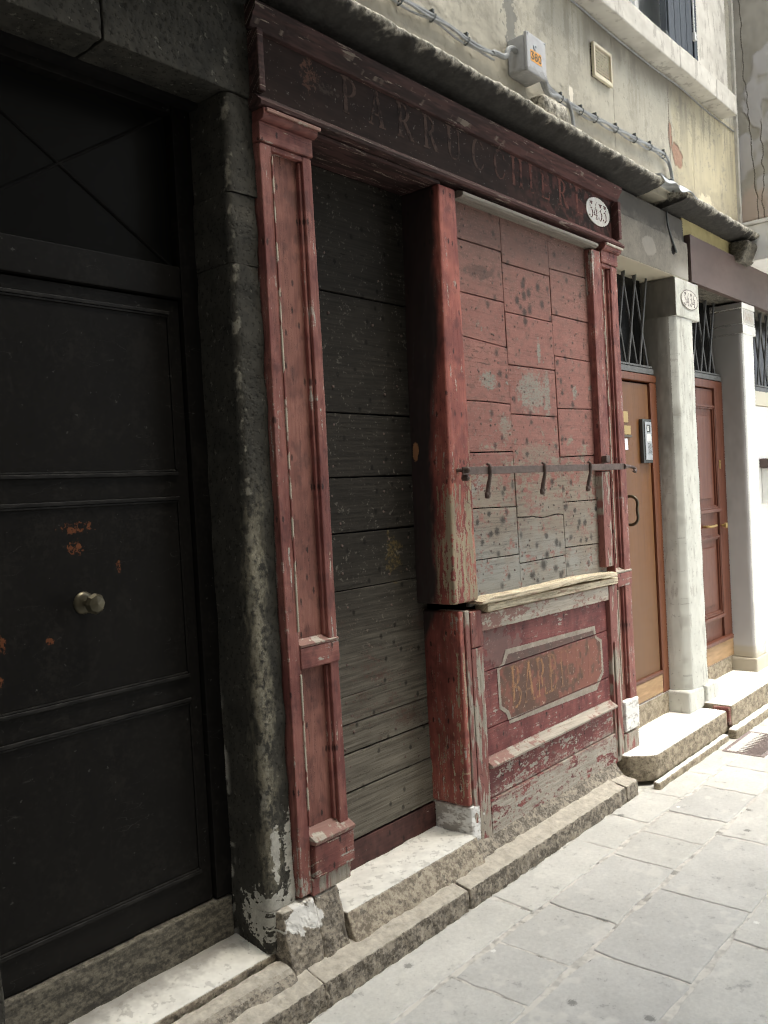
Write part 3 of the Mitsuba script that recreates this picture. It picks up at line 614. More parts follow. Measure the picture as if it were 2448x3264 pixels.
# ---------------------------------------------------------------- ground
def add_ground():
    v = np.array([[-30, -30, -0.0022], [45, -30, -0.0022], [45, 8, -0.0022], [-30, 8, -0.0022]], float)
    scene['pavement'] = mikit.ply(trimesh.Trimesh(v, [[0, 1, 2], [0, 2, 3]], process=False), 'mortar')
    lab('pavement', kind='structure')
    rows = [(-0.125, -0.335, [1.05, 1.72, 2.74, 3.41, 3.76, 4.13, 4.545, 5.0, 5.62, 6.2, 6.9, 7.5]),
            (-0.335, -0.625, [1.3, 1.86, 2.205, 2.485, 2.825, 3.36, 3.655, 3.945, 4.37, 4.74, 4.975, 5.46, 6.05, 6.6, 7.2]),
            (-0.625, -0.98, [1.4, 2.0, 2.615, 3.17, 3.80, 4.41, 5.02, 5.6, 6.3, 7.0]),
            (-0.98, -1.36, [1.7, 2.32, 2.94, 3.55, 4.15, 4.8, 5.5, 6.2]),
            (-1.36, -1.74, [1.9, 2.6, 3.25, 3.9, 4.5]),
            (-1.74, -2.10, [2.2, 2.8, 3.5])]
    tone = {(1, 7): 'slab_cool', (1, 8): 'slab_pale', (1, 5): 'slab_mid', (1, 4): 'slab_grey', (1, 3): 'slab_grey', (1, 6): 'slab_mid'}
    keys = list(SLABS)
    for r, (ya, yb, xs) in enumerate(rows):
        for i in range(len(xs) - 1):
            x0, x1 = xs[i], xs[i + 1]
            if r <= 1 and x0 >= 4.97 and x1 <= 5.63 and r == 1 and x0 < 5.4:
                continue                                    # the drain cover lies here
            mat = 'slab_pale' if r == 0 else tone.get((r, i), keys[int(rng.integers(1, 4))])
            s = int(rng.integers(1, 999)); dz = float(rng.uniform(-0.0008, 0.002)); tx, ty = rng.uniform(-0.0015, 0.002, 2)
            def warp(p, s=s, dz=dz, x0=x0, x1=x1, ya=ya, yb=yb, tx=tx, ty=ty):
                q = p.copy()
                n1 = meshkit.fbm(np.stack([p[:, 0] * 7, p[:, 1] * 7, p[:, 2] * 0 + s], 1), 3) - 0.5
                n2 = meshkit.fbm(np.stack([p[:, 1] * 7, p[:, 0] * 7, p[:, 2] * 0 + s + 50], 1), 3) - 0.5
                q[:, 0] += n1 * 0.034; q[:, 1] += n2 * 0.034
                q[:, 2] += dz + tx * (p[:, 0] - x0) / (x1 - x0) + ty * (p[:, 1] - yb) / (ya - yb)
                return q
            obj('paving_slab', rbox(x0 + 0.007, x1 - 0.007, yb + 0.007, ya - 0.007, -0.05, 0.0, 0.004, 0.04 if x0 < 4.6 else 0.12, warp=warp), mat, 'pavement', smooth=50)
add_ground()

t = thing('drain_cover', 'small ribbed brownish iron drain cover set in the bright pavement', 'drain cover')
obj('frame', join(rbox(4.985, 5.45, -0.46, -0.44, -0.02, 0.003, 0.002), rbox(4.985, 5.45, -0.245, -0.225, -0.02, 0.003, 0.002), rbox(4.985, 5.003, -0.44, -0.245, -0.02, 0.003, 0.002), rbox(5.432, 5.45, -0.44, -0.245, -0.02, 0.003, 0.002)), 'drain_iron', t)
obj('plate', rbox(5.003, 5.432, -0.44, -0.245, -0.02, -0.004, 0.001), 'drain_iron', t)
for k in range(26):
    x = 5.012 + k * 0.0163
    obj('rib', rbox(x, x + 0.008, -0.435, -0.35 if k % 2 else -0.30, -0.004, 0.003, 0.001), 'drain_iron', t)

# ---------------------------------------------------------------- main building
B = thing('old_building', 'weathered stuccoed building with sooty black stone ground floor behind the red shopfront', 'building')
# masonry core behind everything (keeps the recesses dark)
obj('masonry_core', join(rbox(-9, 8.5, 0.30, 6.0, 0.0, 9.0, 0.01), rbox(-9, 0.62, 0.05, 0.30, 0.0, 3.2, 0.01)), 'shade_black', B)
obj('upper_wall', join(rbox(-9, 4.45, 0.0, 0.30, 3.26, 9.0, 0.005), rbox(4.45, 5.56, 0.0, 0.30, 3.26, 4.06, 0.005),
                       rbox(5.56, 6.353, 0.0, 0.30, 3.26, 9.0, 0.005), rbox(4.45, 5.56, 0.0, 0.30, 5.9, 9.0, 0.005)), 'plaster', B)
# dark gap above the signboard
obj('gap_wall', rbox(-9, 4.43, 0.16, 0.298, 2.86, 3.258, 0.002), 'shade_black', B)  # coloured near-black so the gap looks deeply shaded

def ledge(x0, x1, seed, amp=0.012, mat='ledge_stone'):
    prof = np.array([(0.02, 3.302), (-0.02, 3.296), (-0.06, 3.287), (-0.095, 3.280), (-0.112, 3.276), (-0.120, 3.270), (-0.122, 3.260), (-0.117, 3.249), (-0.104, 3.241), (-0.085, 3.235), (-0.06, 3.229), (-0.02, 3.222), (0.06, 3.214), (0.18, 3.212), (0.18, 3.27), (0.05, 3.29)])
    n = int((x1 - x0) / 0.010); m = len(prof); xs = np.linspace(x0, x1, n)
    P = np.zeros((n, m, 3)); P[:, :, 0] = xs[:, None]; P[:, :, 1] = prof[:, 0]; P[:, :, 2] = prof[:, 1]
    q = P.reshape(-1, 3)
    a = 0.45 * (meshkit.fbm(q * 34, 3, seed) - 0.5) + 0.6 * (meshkit.fbm(q * 9, 3, seed) - 0.5)
    b = 0.45 * (meshkit.fbm(q * 32 + 7, 3, seed) - 0.5) + 0.6 * (meshkit.fbm(q * 8 + 3, 3, seed) - 0.5)
    sel = (q[:, 1] < 0.03)
    q[:, 2] += np.where(sel, a * 2 * amp, 0); q[:, 1] += np.where(sel, b * 2 * amp, 0)
    i = np.arange(n * m).reshape(n, m)
    a0, b0 = i[:-1], i[1:]
    f = np.concatenate([np.stack([a0, np.roll(a0, -1, 1), np.roll(b0, -1, 1)], -1).reshape(-1, 3), np.stack([a0, np.roll(b0, -1, 1), b0], -1).reshape(-1, 3)])
    caps = [[0, k + 1, k] for k in range(1, m - 1)] + [[(n - 1) * m, (n - 1) * m + k, (n - 1) * m + k + 1] for k in range(1, m - 1)]
    return q, np.vstack([f, np.array(caps)])[:, ::-1]
l1 = obj('ledge', ledge(-2.0, 4.79, 3), 'ledge_stone', B, smooth=60)
l2 = obj('ledge', ledge(5.12, 6.43, 9, 0.010), 'ledge_stone', B, smooth=60)
xs = np.linspace(4.74, 5.20, 24)
top = np.stack([xs, np.full(24, -0.005), np.full(24, 3.315)], 1)
mid = np.stack([xs, np.full(24, -0.12), 3.290 + 0.006 * np.sin(xs * 40)], 1)
low = np.stack([xs, -0.150 + 0.008 * np.sin(xs * 23), 3.250 + 0.010 * np.sin(xs * 31 + 1)], 1)
def sheet(rows, th=0.003):
    n = len(rows[0]); v = np.vstack(rows); f = []
    for r in range(len(rows) - 1):
        for i in range(n - 1):
            a = r * n + i; f += [[a, a + n, a + n + 1], [a, a + n + 1, a + 1]]
    f = np.array(f); N = len(v)
    v2 = v + np.array([0, 0.4 * th, -th])
    edge = []
    per = list(range(n)) + [r * n + n - 1 for r in range(1, len(rows))] + list(range((len(rows) - 1) * n + n - 2, (len(rows) - 1) * n - 1, -1)) + [r * n for r in range(len(rows) - 2, 0, -1)]
    for a, b in zip(per, per[1:] + per[:1]):
        edge += [[a, b, b + N], [a, b + N, a + N]]
    return np.vstack([v, v2]), np.vstack([f, f[:, ::-1] + N, np.array(edge)])
fl = obj('flashing', sheet([top, mid, low]), 'flashing_metal', B)
lab(fl, label='bent grey metal flashing sheet on the ledge')
obj('mortar_lump', rbox(3.52, 3.76, -0.10, 0.0, 3.29, 3.375, 0.03, 0.015, 0.012, 16, 4), 'ledge_stone', B, smooth=70)
# left doorway: pillars, lintel
PL_ = [(1.757, 0.30), (1.757, 0.044), (1.762, 0.034), (1.772, 0.028), (1.785, 0.026), (1.871, 0.026), (1.871, 0.30)]
for z0, z1, s in ((0.155, 0.288, 1), (0.290, 2.338, 2), (2.341, 2.559, 3), (2.563, 2.870, 4)):
    obj('pillar_stone', sweep_z(PL_ if s != 4 else [(a + 0.008, b) for a, b in PL_], z0, z1, max(8, int((z1 - z0) / 0.012)), 0.009, s), 'soot_stone', B, smooth=28)
for z0, z1, s in ((0.155, 2.45, 5), (2.458, 2.868, 6)):
    obj('pillar_stone', rbox(0.58, 0.918, 0.028, 0.30, z0, z1, 0.007, 0.02, 0.005, 12, s), 'soot_stone', B, smooth=70)
for x0, x1, s in ((-0.3, 0.62, 7), (0.626, 1.342, 8), (1.349, 1.872, 9)):
    obj('lintel_stone', rbox(x0, x1, 0.022, 0.30, 2.874, 3.19, 0.004, 0.012, 0.005, 20, s), 'soot_stone', B, smooth=70)
# the black door
D = obj('black_door', rbox(0.90, 1.690, 0.222, 0.262, 0.312, 2.245, 0.003), 'black_paint', B)
lab(D, label='black painted door with rusty bare patches and glass knob')
obj('door_frame', join(rbox(1.694, 1.765, 0.205, 0.262, 0.312, 2.868, 0.004), rbox(0.90, 1.694, 0.207, 0.262, 2.250, 2.352, 0.005), rbox(0.90, 1.694, 0.207, 0.262, 2.835, 2.868, 0.004)), 'black_paint', B)
fan = obj('fanlight', rbox(0.90, 1.694, 0.244, 0.252, 2.352, 2.835, 0.001), 'dark_glass', B)
for p0, p1 in (((0.95, 2.36), (1.68, 2.83)), ((1.68, 2.36), (0.95, 2.83))):
    obj('glazing_bar', tube([(p0[0], 0.2425, p0[1]), (p1[0], 0.2425, p1[1])], 0.005, 8), 'shade_black', fan)
def frame_mould(x0, x1, z0, z1, w, y, t):
    o = sbox(x0, z0, x1, z1); return join(facade(o.difference(o.buffer(-w, join_style=2)), y, t * 0.55), facade(o.buffer(-w * 0.25, join_style=2).difference(o.buffer(-w * 0.6, join_style=2)), y - t * 0.55, t * 0.45))
for z0, z1 in ((1.694, 2.20), (1.052, 1.616), (0.420, 0.974)):
    for zz, up in ((z0, 1), (z1, -1)):
        obj('panel_moulding', join(rbox(0.93, 1.648, 0.213, 0.2215, zz - 0.006, zz + 0.006, 0.003, 0.05, 0.0008, 14, 3), rbox(0.93, 1.640, 0.216, 0.2215, zz + up * 0.0095 - 0.003, zz + up * 0.0095 + 0.003, 0.0015)), 'black_moulding', D)
    obj('panel_stile', rbox(1.640, 1.649, 0.217, 0.2215, z0 + 0.013, z1 - 0.013, 0.002), 'black_paint', D)
kn = obj('rosette', lathe([(0.0, 0.010), (0.020, 0.010), (0.026, 0.008), (0.031, 0.004), (0.033, 0.0)][::-1], (1.300, 0.222, 1.328), n=28), 'dull_brass', D)
obj('knob', lathe([(0.010, 0.0), (0.010, 0.036), (0.018, 0.040), (0.030, 0.050), (0.031, 0.056), (0.024, 0.066), (0.0, 0.070)], (1.300, 0.216, 1.328), n=8), 'dull_brass', D, smooth=False)
lab(f'{D}__knob', label='eight-sided door knob with radial facets')
# sill of the left door
obj('door_sill', rbox(0.915, 1.752, 0.200, 0.30, 0.14, 0.309, 0.006, 0.02, 0.004, 14, 3), 'dirty_stone', B, smooth=60)

# beam over the house doors, soffit
obj('beam_stone', rbox(4.425, 5.392, -0.002, 0.30, 2.812, 3.048, 0.008, 0.03, 0.003, 12, 2), 'beam_stone', B, smooth=60)
obj('beam_stone', rbox(4.425, 5.40, 0.022, 0.30, 3.054, 3.20, 0.010, 0.03, 0.005, 12, 5), 'beam_stone', B, smooth=60)
obj('sagging_wire', tube(spline([(5.13, 0.012, 3.19), (5.12, 0.004, 3.10), (5.14, -0.008, 3.02), (5.19, -0.010, 2.955)], 16), 0.006, 6), 'dark_plastic', B)
obj('beam_hole', lathe([(0.0, 0.001), (0.018, 0.0015), (0.026, 0.0), (0.027, -0.002)][::-1], (5.16, -0.004, 2.965), n=16), 'shade_black', B)
obj('yellow_strip', rbox(5.40, 8.2, 0.03, 0.30, 3.10, 3.24, 0.004), 'yellow_plaster', B)
obj('lintel_beam', rbox(5.40, 8.2, 0.034, 0.30, 2.825, 3.098, 0.004), 'dirty_stone', B)
fa = obj('fascia_board', rbox(5.415, 8.4, -0.012, 0.028, 2.812, 3.108, 0.004), 'fascia_paint', B)
lab(fa, label='long brown painted fascia board over the right-hand doors')
obj('bracket', rbox(6.22, 6.46, -0.105, 0.03, 3.070, 3.208, 0.02, 0.012, 0.007, 14, 5, lambda p: np.stack([p[:, 0], p[:, 1] + 0.05 * np.clip((3.17 - p[:, 2]) / 0.1, 0, 1) * (p[:, 1] < -0.02), p[:, 2]], 1)), 'dirty_stone', B, smooth=60)

# stone pillars between the house doors
P1 = [(5.128, 0.30), (5.128, 0.10), (5.145, 0.045), (5.185, 0.008), (5.31, 0.0), (5.43, 0.004), (5.452, 0.03), (5.455, 0.30)]
pl = obj('pillar', sweep_z(P1, 0.285, 2.572, 110, 0.004, 3), 'pillar_stone', B, smooth=60)
lab(pl, label='pale grey stone pillar with softened corners')
obj('capital', rbox(5.160, 5.530, -0.006, 0.30, 2.574, 2.808, 0.006, 0.03, 0.002, 14, 4), 'pillar_stone', pl, smooth=60)
obj('base', join(rbox(5.105, 5.345, -0.004, 0.30, 0.15, 0.290, 0.02, 0.02, 0.004, 14, 6), rbox(5.345, 5.545, -0.022, 0.30, 0.145, 0.285, 0.016, 0.02, 0.006, 16, 7)), 'pillar_stone', pl, smooth=60)
P2 = [(6.335, 0.30), (6.335, 0.02), (6.350, 0.0), (6.565, 0.0), (6.575, 0.015), (6.575, 0.30)]
pw = obj('pillar', sweep_z(P2, 0.28, 2.588, 80, 0.003, 5), 'white_pillar', B, smooth=45)
lab(pw, label='white painted stone pillar, farthest to the right')
obj('capital', join(rbox(6.340, 6.612, -0.006, 0.30, 2.590, 2.655, 0.004), rbox(6.344, 6.606, -0.002, 0.30, 2.659, 2.765, 0.003), rbox(6.340, 6.610, -0.005, 0.30, 2.769, 2.808, 0.003)), 'white_pillar', pw)
obj('base', rbox(6.31, 6.60, -0.015, 0.30, 0.17, 0.278, 0.015, 0.025, 0.004, 12, 8), 'white_pillar', pw, smooth=60)

# house door 1 (plain veneered leaf)
yd = 0.142
d1 = obj('house_door', rbox(4.22, 5.030, yd, yd + 0.04, 0.288, 2.165, 0.003), 'veneer', B)
lab(d1, label='plain orange-brown veneered door behind the red pilaster')
obj('kick_board', rbox(4.22, 5.028, yd - 0.014, yd - 0.001, 0.295, 0.405, 0.003), 'kick_wood', d1)
obj('kick_strip', rbox(4.22, 5.028, yd - 0.018, yd - 0.001, 0.408, 0.430, 0.003), 'brown_wood', d1)
obj('frame', join(rbox(5.034, 5.128, yd - 0.014, yd + 0.04, 0.288, 2.175, 0.006), rbox(4.22, 5.128, yd - 0.016, yd + 0.04, 2.178, 2.222, 0.006)), 'frame_wood', d1)
h_ = spline([(4.675, yd, 1.345), (4.675, yd - 0.05, 1.347), (4.675, yd - 0.062, 1.362), (4.675, yd - 0.062, 1.42), (4.675, yd - 0.062, 1.478), (4.675, yd - 0.05, 1.492), (4.675, yd, 1.494)], 40)
obj('handle', tube(h_, 0.009, 8), 'dull_brass', d1)
lab(f'{d1}__handle', label='brass pull handle')
obj('nameplate', rbox(4.60, 4.735, yd - 0.006, yd - 0.0005, 1.928, 1.992, 0.002), 'brass', d1)
obj('nameplate', rbox(4.60, 4.762, yd - 0.006, yd - 0.0005, 1.858, 1.910, 0.002), 'brass', d1)
obj('letter_flap', rbox(4.58, 4.765, yd - 0.012, yd - 0.0005, 1.842, 1.854, 0.003), 'dull_brass', d1)
obj('notice', rbox(4.62, 4.724, yd - 0.002, yd - 0.0004, 1.770, 1.836, 0.0003), 'paper', d1)
obj('door_riser', rbox(4.22, 5.128, yd - 0.012, yd + 0.04, 0.14, 0.285, 0.004), 'yellow_plaster' if False else 'white_step', B)
def grille(name, x0, x1, z0, z1, y, m, over=0.0):
    g = obj(name, join(rbox(x0, x1, y - 0.014, y + 0.02, z0, z0 + 0.034, 0.003), rbox(x0, x1, y - 0.006, y + 0.012, z0 + 0.040, z0 + 0.052, 0.002)), 'grille_iron', B)
    w = 0.150
    x = x0 - 0.035
    while x < x1 + w:
        for a, b, dy in ((x, x + w, 0.0), (x + w, x, 0.016)):
            lo_, hi_ = np.array([a, y + dy, z0 + 0.045]), np.array([b, y + dy, z1])
            if min(a, b) >= x0 - 0.04 and max(a, b) <= x1 + 0.04:
                obj('bar', tube([lo_, hi_], 0.0075, 6), 'grille_iron', g)
        x += w
    return g
g1 = grille('transom_grille', 4.22, 5.10, 2.226, 2.82, yd, 6)
obj('transom_glass', rbox(4.22, 5.12, 0.20, 0.206, 2.22, 2.82, 0.001), 'dark_glass', B)
# house door 2 (panelled)
ye = 0.172
d2 = obj('house_door', rbox(5.40, 6.175, ye, ye + 0.04, 0.420, 2.200, 0.003), 'brown_wood', B)
lab(d2, label='red-brown panelled door between the two stone pillars')
k_ = 0.9868
for z0, z1 in ((1.352, 2.095), (0.600, 1.170)):
    z0, z1 = 1.6 + (z0 - 1.6) * k_, 1.6 + (z1 - 1.6) * k_
    obj('panel_moulding', frame_mould(5.50, 6.175 - 0.012, z0, z1, 0.030, ye, 0.020), 'brown_wood', d2)
    obj('panel', rbox(5.58, 6.065, ye - 0.012, ye - 0.001, z0 + 0.08, z1 - 0.08, 0.010), 'brown_wood', d2)
    obj('panel_ledge', rbox(5.46, 6.175, ye - 0.034, ye - 0.021, z0 - 0.018, z0 + 0.006, 0.004), 'brown_wood', d2)
obj('drip_rail', rbox(5.46, 6.29, ye - 0.040, ye - 0.001, 0.424, 0.452, 0.006), 'brown_wood', d2)
obj('frame', join(rbox(6.18, 6.335, ye - 0.016, ye + 0.04, 0.30, 2.262, 0.006), rbox(5.40, 6.18, ye - 0.016, ye + 0.04, 2.206, 2.262, 0.006)), 'brown_wood', d2)
obj('kick_board', rbox(5.40, 6.335, ye - 0.018, ye - 0.001 + 0.0, 0.293, 0.418, 0.003), 'kick_wood', B)
obj('handle', tube(spline([(5.90, ye, 1.245), (5.90, ye - 0.04, 1.245), (5.93, ye - 0.05, 1.245), (6.02, ye - 0.05, 1.248)], 20), 0.008, 8), 'brass', d2)
obj('keyhole_plate', rbox(6.205, 6.228, ye - 0.021, ye - 0.0165, 1.64, 1.70, 0.001), 'brass', d2)
obj('knob', lathe([(0.009, 0), (0.009, 0.015), (0.020, 0.022), (0.020, 0.034), (0.0, 0.04)], (6.215, ye - 0.016, 1.236), n=16), 'brass', d2)
obj('door_riser', rbox(5.40, 6.335, ye - 0.014, ye + 0.04, 0.15, 0.290, 0.004), 'white_step', B)
g2 = grille('transom_grille', 5.42, 6.33, 2.266, 2.82, ye, 6)
obj('transom_glass', rbox(5.40, 6.335, 0.22, 0.226, 2.26, 2.82, 0.001), 'dark_glass', B)
# third bay
obj('white_panel', rbox(6.575, 8.4, 0.05, 0.10, 0.17, 2.095, 0.004), 'white_paint', B)
obj('panel_cap', rbox(6.575, 8.4, 0.035, 0.10, 2.099, 2.205, 0.004), 'cream_plastic', B)
grille('transom_grille', 6.58, 7.6, 2.208, 2.82, 0.07, 6)
obj('transom_glass', rbox(6.575, 8.4, 0.20, 0.206, 2.2, 2.82, 0.001), 'dark_glass', B)

# upper window with its long stone sill
for x0, x1, s in ((3.7, 5.146, 1), (5.150, 5.742, 2), (5.745, 6.112, 3)):
    dz = {1: 0.0, 2: 0.006, 3: 0.004}[s]
    k = obj('sill_stone', rbox(x0, x1, -0.105, 0.02, 4.012 + dz, 4.145 + dz, 0.010, 0.03, 0.004, 10, s), 'window_stone', B, smooth=60)
obj('wall_wire', tube([(x, -0.006 + 0.002 * math.sin(x * 9), 4.018 - 0.022 + 0.006 * math.sin(x * 5)) for x in np.linspace(3.8, 6.34, 40)], 0.0045, 6), 'cable_grey', B)
W = obj('window_jamb', rbox(5.565, 6.165, -0.035, -0.002, 4.152, 5.9, 0.006, 0.04, 0.002, 8, 2), 'window_stone', B, smooth=60)
win = obj('window', rbox(4.45, 5.56, 0.12, 0.13, 4.062, 5.9, 0.001), 'curtain', B)
for x in (4.46, 4.98, 5.51):
    obj('frame', rbox(x, x + 0.05, 0.085, 0.118, 4.062, 5.9, 0.004), 'white_plastic', win)
sh = obj('shutter', rbox(5.10, 5.48, -0.050, -0.012, 4.165, 5.8, 0.004), 'blue_shutter', B)
lab(sh, label='dark blue-black wooden shutter at the upper window')
for k in range(4):
    x = 5.112 + k * 0.092
    obj('board', rbox(x, x + 0.086, -0.060, -0.0505, 4.170, 5.79, 0.003), 'blue_shutter', sh)
obj('hinge_stile', rbox(5.505, 5.560, -0.060, -0.036, 4.20, 5.8, 0.004), 'blue_shutter', sh)
obj('stay_rod', join(tube([(5.492, -0.065, 4.33), (5.492, -0.065, 5.6)], 0.006, 6), rbox(5.48, 5.51, -0.075, -0.055, 4.31, 4.36, 0.003)), 'white_plastic', sh)
obj('shutter_catch', rbox(5.04, 5.085, -0.07, -0.03, 4.156, 4.215, 0.012), 'dark_plastic', B)

# neighbouring house standing forward on the right
N_ = thing('neighbouring_house', 'rough grey stuccoed house wall standing forward at the right edge', 'building')
obj('wall', rbox(6.392, 9.0, -0.62, 0.29, 3.372, 9.0, 0.015, 0.12, 0.006, 5, 3), 'rough_plaster', N_, smooth=60)
obj('cornice', join(rbox(6.41, 9.0, -0.66, -0.002, 3.090, 3.345, 0.012), rbox(6.395, 9.0, -0.68, -0.002, 3.347, 3.371, 0.006)), 'white_paint', N_)
obj('corner_post', rbox(6.353, 6.391, -0.02, 0.29, 3.30, 9.0, 0.006), 'window_stone', N_)

O_ = thing('facing_building', 'unseen building across the alley, shaped to limit the light, with added taller parts', 'building')
obj('wall', rbox(0.2, 4.7, -8.0, -3.35, 0.0, 9.8, 0.02), 'facing_plaster', O_)  # unseen; its length and height are set by the light on the facade
obj('added_tall_wall', rbox(-14, 0.2, -8.0, -2.8, 0.0, 12.5, 0.02), 'facing_plaster', O_)  # unseen taller block, added to darken the left of the alley
obj('added_end_wall', rbox(-14, -5.0, -2.8, -0.01, 0.0, 12.5, 0.02), 'facing_plaster', O_)  # unseen wall, added to shut out light from the left end

# ---------------------------------------------------------------- plinth, steps
PL = thing('stone_plinth', 'pitted brown stone base course along the foot of the shopfront', 'plinth')
def kerb(x0, x1, s, top=0.098, yf=-0.128, yb=0.0):
    def warp(p, x0=x0):
        q = p.copy(); tooth = 0.008 * (meshkit.noise(np.stack([p[:, 0] * 60, p[:, 2] * 8, p[:, 1] * 0], 1), s) - 0.5)
        q[:, 1] += tooth * (p[:, 1] < -0.08); q[:, 2] -= 0.02 * np.clip((-0.03 - p[:, 1]) / 0.09, 0, 1) * (p[:, 2] > 0.04); return q
    return rbox(x0, x1, yf, yb, -0.03, top, 0.009, 0.011, 0.007, 19, s, warp)
for x0, x1, s, tp in ((0.35, 1.838, 11, 0.103), (1.838, 2.604, 12, 0.10), (2.614, 3.948, 13, 0.098), (3.958, 4.082, 14, 0.095)):
    obj('kerb_stone', kerb(x0, x1, s, tp), 'plinth_stone', PL, smooth=70)
def batter(zt, d=0.05, zb=0.09):
    def warp(p):
        q = p.copy(); q[:, 1] -= d * np.clip((zt - p[:, 2]) / (zt - zb), 0, 1.3) * (p[:, 1] < 0.1); return q
    return warp
for x0, x1, y0, zt, s in ((1.782, 1.926, -0.006, 0.287, 21), (1.924, 2.040, -0.005, 0.285, 22)):
    obj('base_stone', rbox(x0, x1, y0, 0.20, 0.02, zt, 0.010, 0.010, 0.007, 20, s, batter(zt, 0.040)), 'plinth_stone', PL, smooth=70)
obj('base_stone', rbox(2.81, 4.10, 0.012, 0.20, 0.02, 0.165, 0.014, 0.014, 0.007, 15, 24, batter(0.165, 0.055)), 'plinth_stone', PL, smooth=70)
obj('base_stone', rbox(4.10, 4.30, 0.03, 0.20, 0.0, 0.12, 0.014, 0.02, 0.006, 15, 25), 'plinth_stone', PL, smooth=70)
lime = obj('lime_block', rbox(2.822, 2.925, 0.0, 0.21, 0.150, 0.298, 0.010, 0.012, 0.006, 20, 26), 'lime_stone', PL, smooth=70)
lab(lime, label='whitewashed stone under the corner post')

def tilt(p):
    q = p.copy(); q[:, 2] += 0.16 * np.clip(p[:, 1] - 0.04, 0, 1) * (p[:, 2] > 0.1); return q
t = thing('stone_step', 'pale worn stone step in front of the black door', 'step')
obj('slab', rbox(0.45, 1.789, 0.036, 0.205, 0.02, 0.152, 0.010, 0.010, 0.006, 16, 31, tilt), 'step_stone', t, smooth=70)
obj('foot', rbox(0.45, 1.789, -0.028, 0.034, 0.02, 0.136, 0.02, 0.010, 0.008, 20, 32, batter(0.136, 0.05, 0.08)), 'plinth_stone', t, smooth=70)
t = thing('stone_step', 'pale stone threshold in the entrance between red pilaster and corner post', 'step')
obj('slab', rbox(2.056, 2.826, -0.018, 0.20, 0.02, 0.186, 0.008, 0.010, 0.005, 16, 33, batter(0.186, 0.042)), 'step_stone', t, smooth=70)
t = thing('stone_step', 'bright white stone step in front of the plain orange-brown door', 'step')
def round_front(p):
    q = p.copy(); k = np.clip((4.30 - p[:, 0]) / 0.12, 0, 1); q[:, 1] += 0.10 * k ** 2 * (p[:, 1] < 0) ; return q
obj('slab', rbox(4.17, 5.30, -0.155, 0.15, 0.02, 0.158, 0.018, 0.02, 0.004, 13, 34, round_front), 'white_step', t, smooth=70)
obj('foot', rbox(4.19, 5.20, -0.195, -0.157, -0.02, 0.040, 0.014, 0.014, 0.008, 20, 35), 'white_step', t, smooth=70)
t = thing('stone_step', 'bright white stone step in front of the red-brown panelled door', 'step')
obj('slab', rbox(5.33, 7.6, -0.17, 0.18, 0.02, 0.182, 0.014, 0.025, 0.003, 13, 36), 'white_step', t, smooth=70)
obj('foot', rbox(5.24, 7.6, -0.225, -0.172, -0.02, 0.058, 0.014, 0.016, 0.008, 20, 37), 'white_step', t, smooth=70)
t = thing('brick_piece', 'small worn red brick wedged between the two white steps', 'brick')
obj('brick', rbox(5.303, 5.33, -0.165, -0.06, 0.06, 0.172, 0.008, 0.012, 0.004, 25, 38), 'rust_brick' if False else 'red_wood', t, smooth=60)

# ---------------------------------------------------------------- the wooden shopfront
S = thing('wooden_shopfront', 'faded red wooden barber shopfront with boarded window and dark signboard', 'shopfront')
# signboard
SB = obj('signboard', rbox(1.870, 4.410, 0.015, 0.150, 2.85, 3.15, 0.003), 'frieze_panel', S)
lab(SB, label='sooty dark signboard with faded barber lettering')
ctop = [(0.155, 3.085), (0.014, 3.090), (0.002, 3.095), (-0.004, 3.108), (-0.014, 3.118), (-0.018, 3.132), (-0.026, 3.140), (-0.030, 3.148), (-0.031, 3.162), (-0.026, 3.168), (0.155, 3.170)]
obj('top_moulding', along_x(ctop, 1.862, 4.432), 'frieze_moulding', SB)
cbot = [(0.155, 2.838), (-0.020, 2.838), (-0.031, 2.842), (-0.034, 2.852), (-0.028, 2.860), (-0.021, 2.862), (-0.019, 2.868), (-0.011, 2.874), (-0.006, 2.881), (0.014, 2.886), (0.155, 2.886)]
obj('bottom_moulding', along_x(cbot, 1.862, 4.428), 'frieze_moulding', SB)
for x0, x1 in ((1.866, 1.893), (4.385, 4.418)):
    obj('side_moulding', rbox(x0, x1, -0.026, 0.14, 2.8865, 3.0845, 0.005, 0.03, 0.001, 18, 4), 'frieze_moulding', SB)
for ch, x in zip('PARRUCCHIERE', (2.290, 2.430, 2.595, 2.755, 2.910, 3.090, 3.255, 3.395, 3.545, 3.655, 3.815, 3.985)):
    g, w = put(ch, x, 2.955, 0.132, 0.98)
    obj('letter', facade(g, 0.0152, 0.0012), 'sign_letter', SB, smooth=False)
obj('soffit', rbox(2.10, 2.83, 0.0, 0.19, 2.820, 2.834, 0.002), 'frieze_moulding', S)
